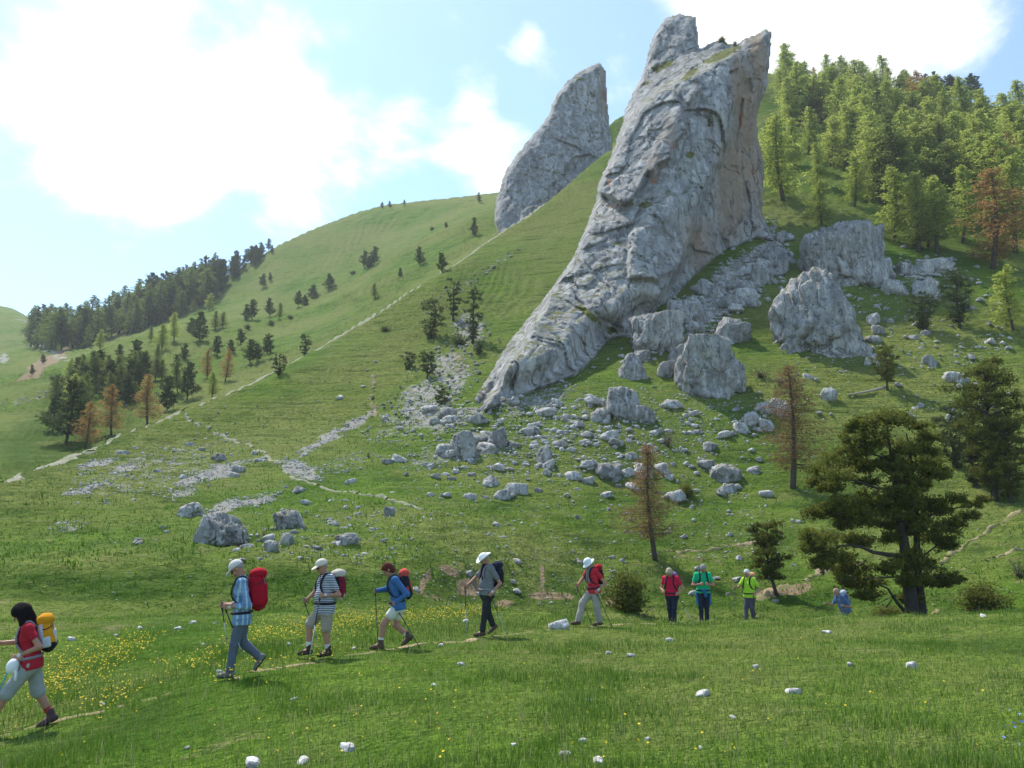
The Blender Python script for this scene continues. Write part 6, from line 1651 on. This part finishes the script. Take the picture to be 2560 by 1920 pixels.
c_red = cloth('red jersey', (0.50, 0.028, 0.050)); c_crim = cloth('crimson jersey', (0.56, 0.020, 0.065)); c_blue = cloth('blue shirt', (0.055, 0.145, 0.34)); c_green = cloth('emerald shirt', (0.015, 0.42, 0.20)); c_lime = cloth('lime shirt', (0.40, 0.66, 0.05))
c_khaki = cloth('stone grey trousers', (0.33, 0.31, 0.275)); c_pale = cloth('pale grey shorts', (0.44, 0.45, 0.42)); c_white = cloth('off white shorts', (0.58, 0.58, 0.53)); c_slate = cloth('slate trousers', (0.105, 0.125, 0.165)); c_dark = cloth('charcoal trousers', (0.030, 0.034, 0.036)); c_ink = cloth('ink blue trousers', (0.026, 0.032, 0.052))
c_plum = cloth('grey violet trousers', (0.085, 0.080, 0.105)); c_grey = cloth('grey shirt', (0.17, 0.18, 0.185)); c_steel = cloth('steel blue shirt', (0.075, 0.15, 0.33)); c_tan = cloth('tan shorts', (0.33, 0.285, 0.235))
h_black = cloth('black hair', (0.012, 0.009, 0.010)); h_brown = cloth('auburn hair', (0.10, 0.030, 0.022)); h_blond = cloth('ash blond hair', (0.42, 0.34, 0.24)); h_grey = cloth('grey hair', (0.30, 0.28, 0.28)); h_white = cloth('white hair', (0.62, 0.62, 0.64))
p_red = cloth('red pack cloth', (0.36, 0.010, 0.024), .3); p_maroon = cloth('maroon pack cloth', (0.20, 0.015, 0.035)); p_black = cloth('black pack cloth', (0.022, 0.022, 0.026)); p_amber = cloth('amber pack cloth', (0.62, 0.27, 0.015)); p_silver = cloth('silver pack cloth', (0.50, 0.53, 0.56)); p_sand = cloth('sand pack cloth', (0.48, 0.44, 0.38)); p_navy = cloth('navy pack cloth', (0.022, 0.025, 0.050)); p_rose = cloth('coral pack cloth', (0.50, 0.075, 0.060)); p_grey = cloth('ash pack cloth', (0.20, 0.20, 0.20))
w_hat = cloth('white sun hat', (0.74, 0.76, 0.76), .08); w_cap = cloth('pale cap', (0.62, 0.58, 0.54), .08); w_cap2 = cloth('cream cap', (0.62, 0.56, 0.47), .12); scarf_g = cloth('grey scarf', (0.22, 0.20, 0.21)); scarf_d = cloth('dark scarf', (0.020, 0.021, 0.032))
M_CYAN = plain('turquoise pole tube', (0.06, 0.38, 0.48), 0.4, 0.1); M_REDP = plain('red pole tube', (0.35, 0.03, 0.03), 0.4, 0.1); M_LILAC = plain('lilac pole tube', (0.22, 0.22, 0.45), 0.4, 0.1)

# 1 woman at the left edge
p1 = Person(37, 11.15, 24, 'person with long black hair in red top and grey shorts striding at the left edge', dict(
    pelvis=(0, .90), neck=(.09, 1.38), head=(.17, 1.52), nod=38, armL=((-.10, 1.10), (.20, .96, .10)), armR=((.20, 1.12, .26), (.50, 1.12, .20)), legL=((.24, .52), (.44, .12), -8), legR=((-.10, .50), (-.28, .17), 22),
    poles={'L': (.52, 0, .10), 'R': (.42, 0, .22)}), dict(shirt=cloth('dark red top', (0.38, 0.020, 0.035)), pants=cloth('grey shorts', (0.30, 0.315, 0.295)), leg=1.06, flare=.016, hair=('long', h_black), sleeve=.45, watch=True, boot=cloth('plum boot', (0.10, 0.06, 0.065)), sock=cloth('red sock', (0.38, 0.06, 0.05)), pole=(M_REDP, M_CYAN),
    pole_label={'L': 'turquoise and red trekking pole carried by the hiker at the left edge', 'R': 'dark trekking pole planted ahead of the hiker at the left edge'},
    pack=dict(label='yellow-orange backpack with silver edge on the hiker at the left edge', mats=[p_amber, p_silver, p_black], lid=p_amber, pocket=p_silver, strap=M_GREYW, size=(.10, .14, .22))), 1.64, .010)
# cap carried in the hand
v = Vol(.008); hl = p1.J['haL'] + np.array([.0, .04, -.10]); rt = rot_pitch(R(75))
v.ell(hl, (.10, .085, .075), rt, .02); v.ell(hl + np.array([-.05, .02, -.12]), (.020, .075, .075), None, .02)
V, Fq = v.mesh(); o = obj('cap', mesh_data('cap', V, Fq, w_hat, True)); o.location = (p1.X, p1.Y, p1.gz); o.rotation_euler = (0, 0, p1.yaw); o.scale = (p1.k,) * 3; tag(o, 'white cap dangling from the hand of the hiker at the left edge', 'cap')

# 2 denim shirt, red pack
Person(243, 12.6, 8, 'person in pale cap, blue denim shirt and slate trousers with big red pack', dict(
    pelvis=(0, .90), neck=(.03, 1.46), head=(.11, 1.60), nod=38, armL=((-.12, 1.07), (.24, 1.05, .14)), armR=((-.02, 1.10), (.33, 1.05, .12)), legL=((.08, .50), (.12, .11), 0), legR=((.0, .52), (-.26, .29), 55),
    poles={'L': (-.06, .34, .12), 'R': (.22, .50, .12)}), dict(shirt=plaid('blue denim check'), pants=c_slate, leg=1.95, sleeve=1.45, hem=.12, hat=('cap', w_cap), hair=('crop', h_grey), watch=True, glasses=True, boot=cloth('grey boot', (0.16, 0.16, 0.15)),
    pole_label={'L': 'near trekking pole held by the denim-shirted hiker', 'R': 'far trekking pole held by the denim-shirted hiker'},
    pack=dict(label='large bright red backpack on the denim-shirted hiker', mats=[p_red], lid=p_red, pocket=p_red, size=(.125, .16, .29), lift=.02)), 1.76, .010)
# 3 striped shirt
Person(325, 14.7, 34, 'stout person in cream cap, navy striped shirt and tan shorts', dict(
    pelvis=(0, .88), neck=(.00, 1.42), head=(.08, 1.56), nod=20, armL=((-.16, 1.08), (.17, 1.08, .20)), armR=((.12, 1.08), (.30, .96, .22)), legL=((-.01, .48), (-.05, .12), 0), legR=((.24, .55), (.24, .15), 0),
    poles={'L': (.36, 0, .26), 'R': (.02, .25, .24)}), dict(shirt=striped('navy and white stripes', (0.035, 0.05, 0.11), (0.62, 0.64, 0.68), .030, 2, .55), pants=c_tan, leg=.92, flare=.012, sleeve=.62, hem=.14, bulk=1.16, hat=('cap', w_cap2), hair=('crop', h_grey), glasses=True, watch=True, sock=M_SOCK, boot=cloth('dark boot', (0.06, 0.045, 0.04)),
    pole_label={'L': 'grey trekking pole planted by the striped-shirted hiker', 'R': 'far trekking pole of the striped-shirted hiker'},
    pack=dict(label='black and maroon backpack with sand lid on the striped-shirted hiker', mats=[p_maroon, p_black, p_sand], lid=p_sand, pocket=p_maroon, size=(.12, .15, .25))), 1.72, .011)
# 4 blue long sleeved
Person(398, 15.35, 10, 'person with short auburn hair in blue shirt and white shorts taking a long stride', dict(
    pelvis=(0, .80), neck=(.10, 1.30), head=(.19, 1.43), nod=40, armL=((-.15, 1.00), (.08, .82, .16)), armR=((.20, 1.06), (.42, 1.03, .20)), legL=((.25, .47), (.31, .11), 0), legR=((.03, .42), (-.20, .22), 35),
    poles={'L': (-.42, 0, .22), 'R': (.34, .06, .22)}), dict(shirt=c_blue, pants=c_white, leg=.52, flare=.012, sleeve=1.8, hem=.10, hair=('bob', h_brown), sock=M_SOCK, pole=(M_POLEB, M_POLEB),
    pole_label={'L': 'black trekking pole trailing behind the auburn-haired hiker', 'R': 'black trekking pole upright in front of the auburn-haired hiker'},
    pack=dict(label='slim black and coral backpack on the auburn-haired hiker', mats=[p_black, p_navy], lid=p_rose, pocket=p_rose, size=(.09, .14, .25))), 1.62, .011)
# 5 white brimmed hat
Person(487, 17.6, 24, 'tall person in white brimmed hat, grey shirt and charcoal trousers', dict(
    pelvis=(0, .92), neck=(.0, 1.47), head=(.07, 1.60), nod=34, armL=((-.20, 1.10), (.03, .88, .22)), armR=((.20, 1.18), (.42, 1.02, .22)), legL=((.08, .50), (.14, .12), 0), legR=((-.06, .48), (-.18, .22), 35),
    poles={'L': (-.40, .02, .22), 'R': (.36, 0, .25)}), dict(shirt=c_grey, pants=c_dark, leg=1.95, sleeve=.62, hem=.06, bulk=1.08, hat=('brim', w_hat), hair=('crop', h_grey), watch=True, scarf=(scarf_d, .10), boot=M_BOOT,
    pole_label={'L': 'silver trekking pole slanting back from the hiker in the white brimmed hat', 'R': 'trekking pole ahead of the hiker in the white brimmed hat'},
    pack=dict(label='black backpack on the hiker in the white brimmed hat', mats=[p_black, p_navy], lid=p_navy, pocket=p_black, strap=M_GREYW, size=(.12, .15, .25))), 1.80, .012)
# 6 bucket hat
Person(594, 20.0, 24, 'person in white bucket hat, red shirt and pale grey trousers', dict(
    pelvis=(0, .86), neck=(.07, 1.36), head=(.14, 1.48), nod=36, armL=((-.18, 1.02), (.05, .82, .20)), armR=((.20, 1.08), (.36, .94, .20)), legL=((-.02, .47), (-.10, .12), 0), legR=((.27, .55), (.40, .14), -4),
    poles={'L': (-.38, 0, .2), 'R': (-.02, .06, .2)}), dict(shirt=c_red, pants=c_khaki, leg=1.93, flare=.014, sleeve=.5, hem=.08, hat=('bucket', w_hat), scarf=(scarf_g, .14), watch=True, pole=(M_POLEB, M_POLEB),
    pole_label={'L': 'black trekking pole slanting behind the hiker in the bucket hat', 'R': 'black trekking pole between the legs of the hiker in the bucket hat'},
    pack=dict(label='small red and black backpack on the hiker in the bucket hat', mats=[p_black], lid=p_red, pocket=p_maroon, size=(.085, .13, .21))), 1.66, .012)
# 7 crimson shirt, head bowed
Person(672, 23.0, 62, 'person with ash blond hair in crimson shirt and dark trousers looking down', dict(
    pelvis=(0, .84), neck=(.07, 1.33), head=(.16, 1.44), nod=48, armL=((-.03, 1.00, .32), (.20, .86, .20)), armR=((.02, 1.00, .30), (.20, .90, .16)), legL=((.10, .46), (.10, .11), 0), legR=((-.02, .46), (-.12, .11), 8),
    poles={'L': (.02, 0, .62)}), dict(shirt=c_crim, pants=c_ink, leg=1.95, sleeve=.5, hem=.02, hair=('bob', h_blond), boot=M_SOLE, pole=(M_ALU, M_POLEB),
    pole_label={'L': 'silver trekking pole slanting right from the blond hiker in crimson'},
    pack=dict(label='dark backpack with lilac edge on the blond hiker in crimson', mats=[p_navy], lid=cloth('lilac lid', (0.20, 0.12, 0.30)), pocket=p_black, size=(.10, .14, .22))), 1.60, .013, -.04)
# 8 green shirt, facing
Person(703.5, 24.2, 88, 'person with grey hair in emerald shirt facing the viewer with hands together', dict(
    pelvis=(0, .90), neck=(.03, 1.45), head=(.11, 1.57), nod=42, armL=((.03, 1.10, .31), (.24, 1.14, .06)), armR=((.03, 1.10, .31), (.24, 1.14, .06)), legL=((.03, .49), (.0, .11), 0), legR=((.03, .49), (.0, .11), 0)),
    dict(shirt=c_green, pants=c_ink, leg=1.95, sleeve=.55, hem=.02, bulk=1.05, wide=1.08, hair=('short', h_grey), boot=M_SOLE, waist=cloth('blue jacket', (0.03, 0.13, 0.28)),
    pack=dict(label='black backpack on the hiker in the emerald shirt', mats=[p_black], size=(.11, .15, .24))), 1.76, .013, -.04)
# 9 lime shirt
Person(750, 26.0, 44, 'person with white hair in lime green shirt and grey violet trousers', dict(
    pelvis=(0, .88), neck=(.06, 1.40), head=(.12, 1.53), nod=14, armL=((-.12, 1.04, .28), (.12, .90, .20)), armR=((.16, 1.10, .30), (.40, 1.12, .28)), legL=((.06, .48), (-.06, .11), 0), legR=((.10, .48), (.14, .11), 0),
    poles={'L': (-.06, .06, .14), 'R': (.42, 0, .30)}), dict(shirt=c_lime, pants=c_plum, leg=1.95, sleeve=.6, hem=.08, bulk=1.04, hair=('short', h_white),
    pole_label={'L': 'grey trekking pole in the left hand of the hiker in lime green', 'R': 'upright black trekking pole ahead of the hiker in lime green'}, pole=(M_POLEB, M_POLEB),
    pack=dict(label='grey backpack with orange lid on the hiker in lime green', mats=[p_grey], lid=cloth('peach lid', (0.50, 0.25, 0.13)), pocket=p_black, size=(.11, .15, .25), lift=.04)), 1.70, .013, -.12)
# 10 climbing up behind the brow
Person(843, 29.0, 18, 'balding person in blue shirt leaning forward, legs hidden by the brow of the meadow', dict(
    pelvis=(-.06, .88), neck=(.16, 1.34), head=(.28, 1.45), nod=12, armL=((-.08, .96, .28), (.22, 1.00, .18)), armR=((.22, .98, .28), (.52, 1.06, .22)), legL=((.20, .55), (.10, .12), 0), legR=((.0, .48), (-.22, .14), 20),
    poles={'R': (.42, 0, .22)}), dict(shirt=c_steel, pants=c_slate, leg=1.95, sleeve=.75, hem=.10, bulk=1.08, hair=('bald', h_grey), glasses=False,
    pole_label={'R': 'short black trekking pole of the balding hiker at the right'}, pole=(M_POLEB, M_POLEB),
    pack=dict(label='grey and violet backpack on the balding hiker at the right', mats=[p_grey, cloth('violet pack cloth', (0.09, 0.04, 0.13)), p_black], lid=cloth('pale blue grey lid', (0.34, 0.37, 0.42)), pocket=p_grey, strap=M_GREYW, size=(.095, .14, .22))), 1.74, .013, 0.06)
# ------------------------------------------------------------------ the air
hv = np.array([(x, y, z) for z in (-9, 175) for y in (-110, 1650) for x in (-2150, 2150)], float)
hf = np.array([(0, 2, 3, 1), (4, 5, 7, 6), (0, 1, 5, 4), (2, 6, 7, 3), (0, 4, 6, 2), (1, 3, 7, 5)])
m, nt = new_mat('mountain air'); t = NT(nt)
pv = t.node('ShaderNodeVolumePrincipled'); pv.inputs['Color'].default_value = (0.86, 0.93, 1.0, 1)
pv.inputs['Density'].default_value = 0.00024; pv.inputs['Anisotropy'].default_value = 0.35
t.l.new(pv.outputs[0], t.node('ShaderNodeOutputMaterial').inputs['Volume'])
tag(obj('haze', mesh_data('haze', hv, hf, m, False)), 'thin bright haze in the mountain air', 'haze', None, 'stuff')
scene.cycles.volume_bounces = 0
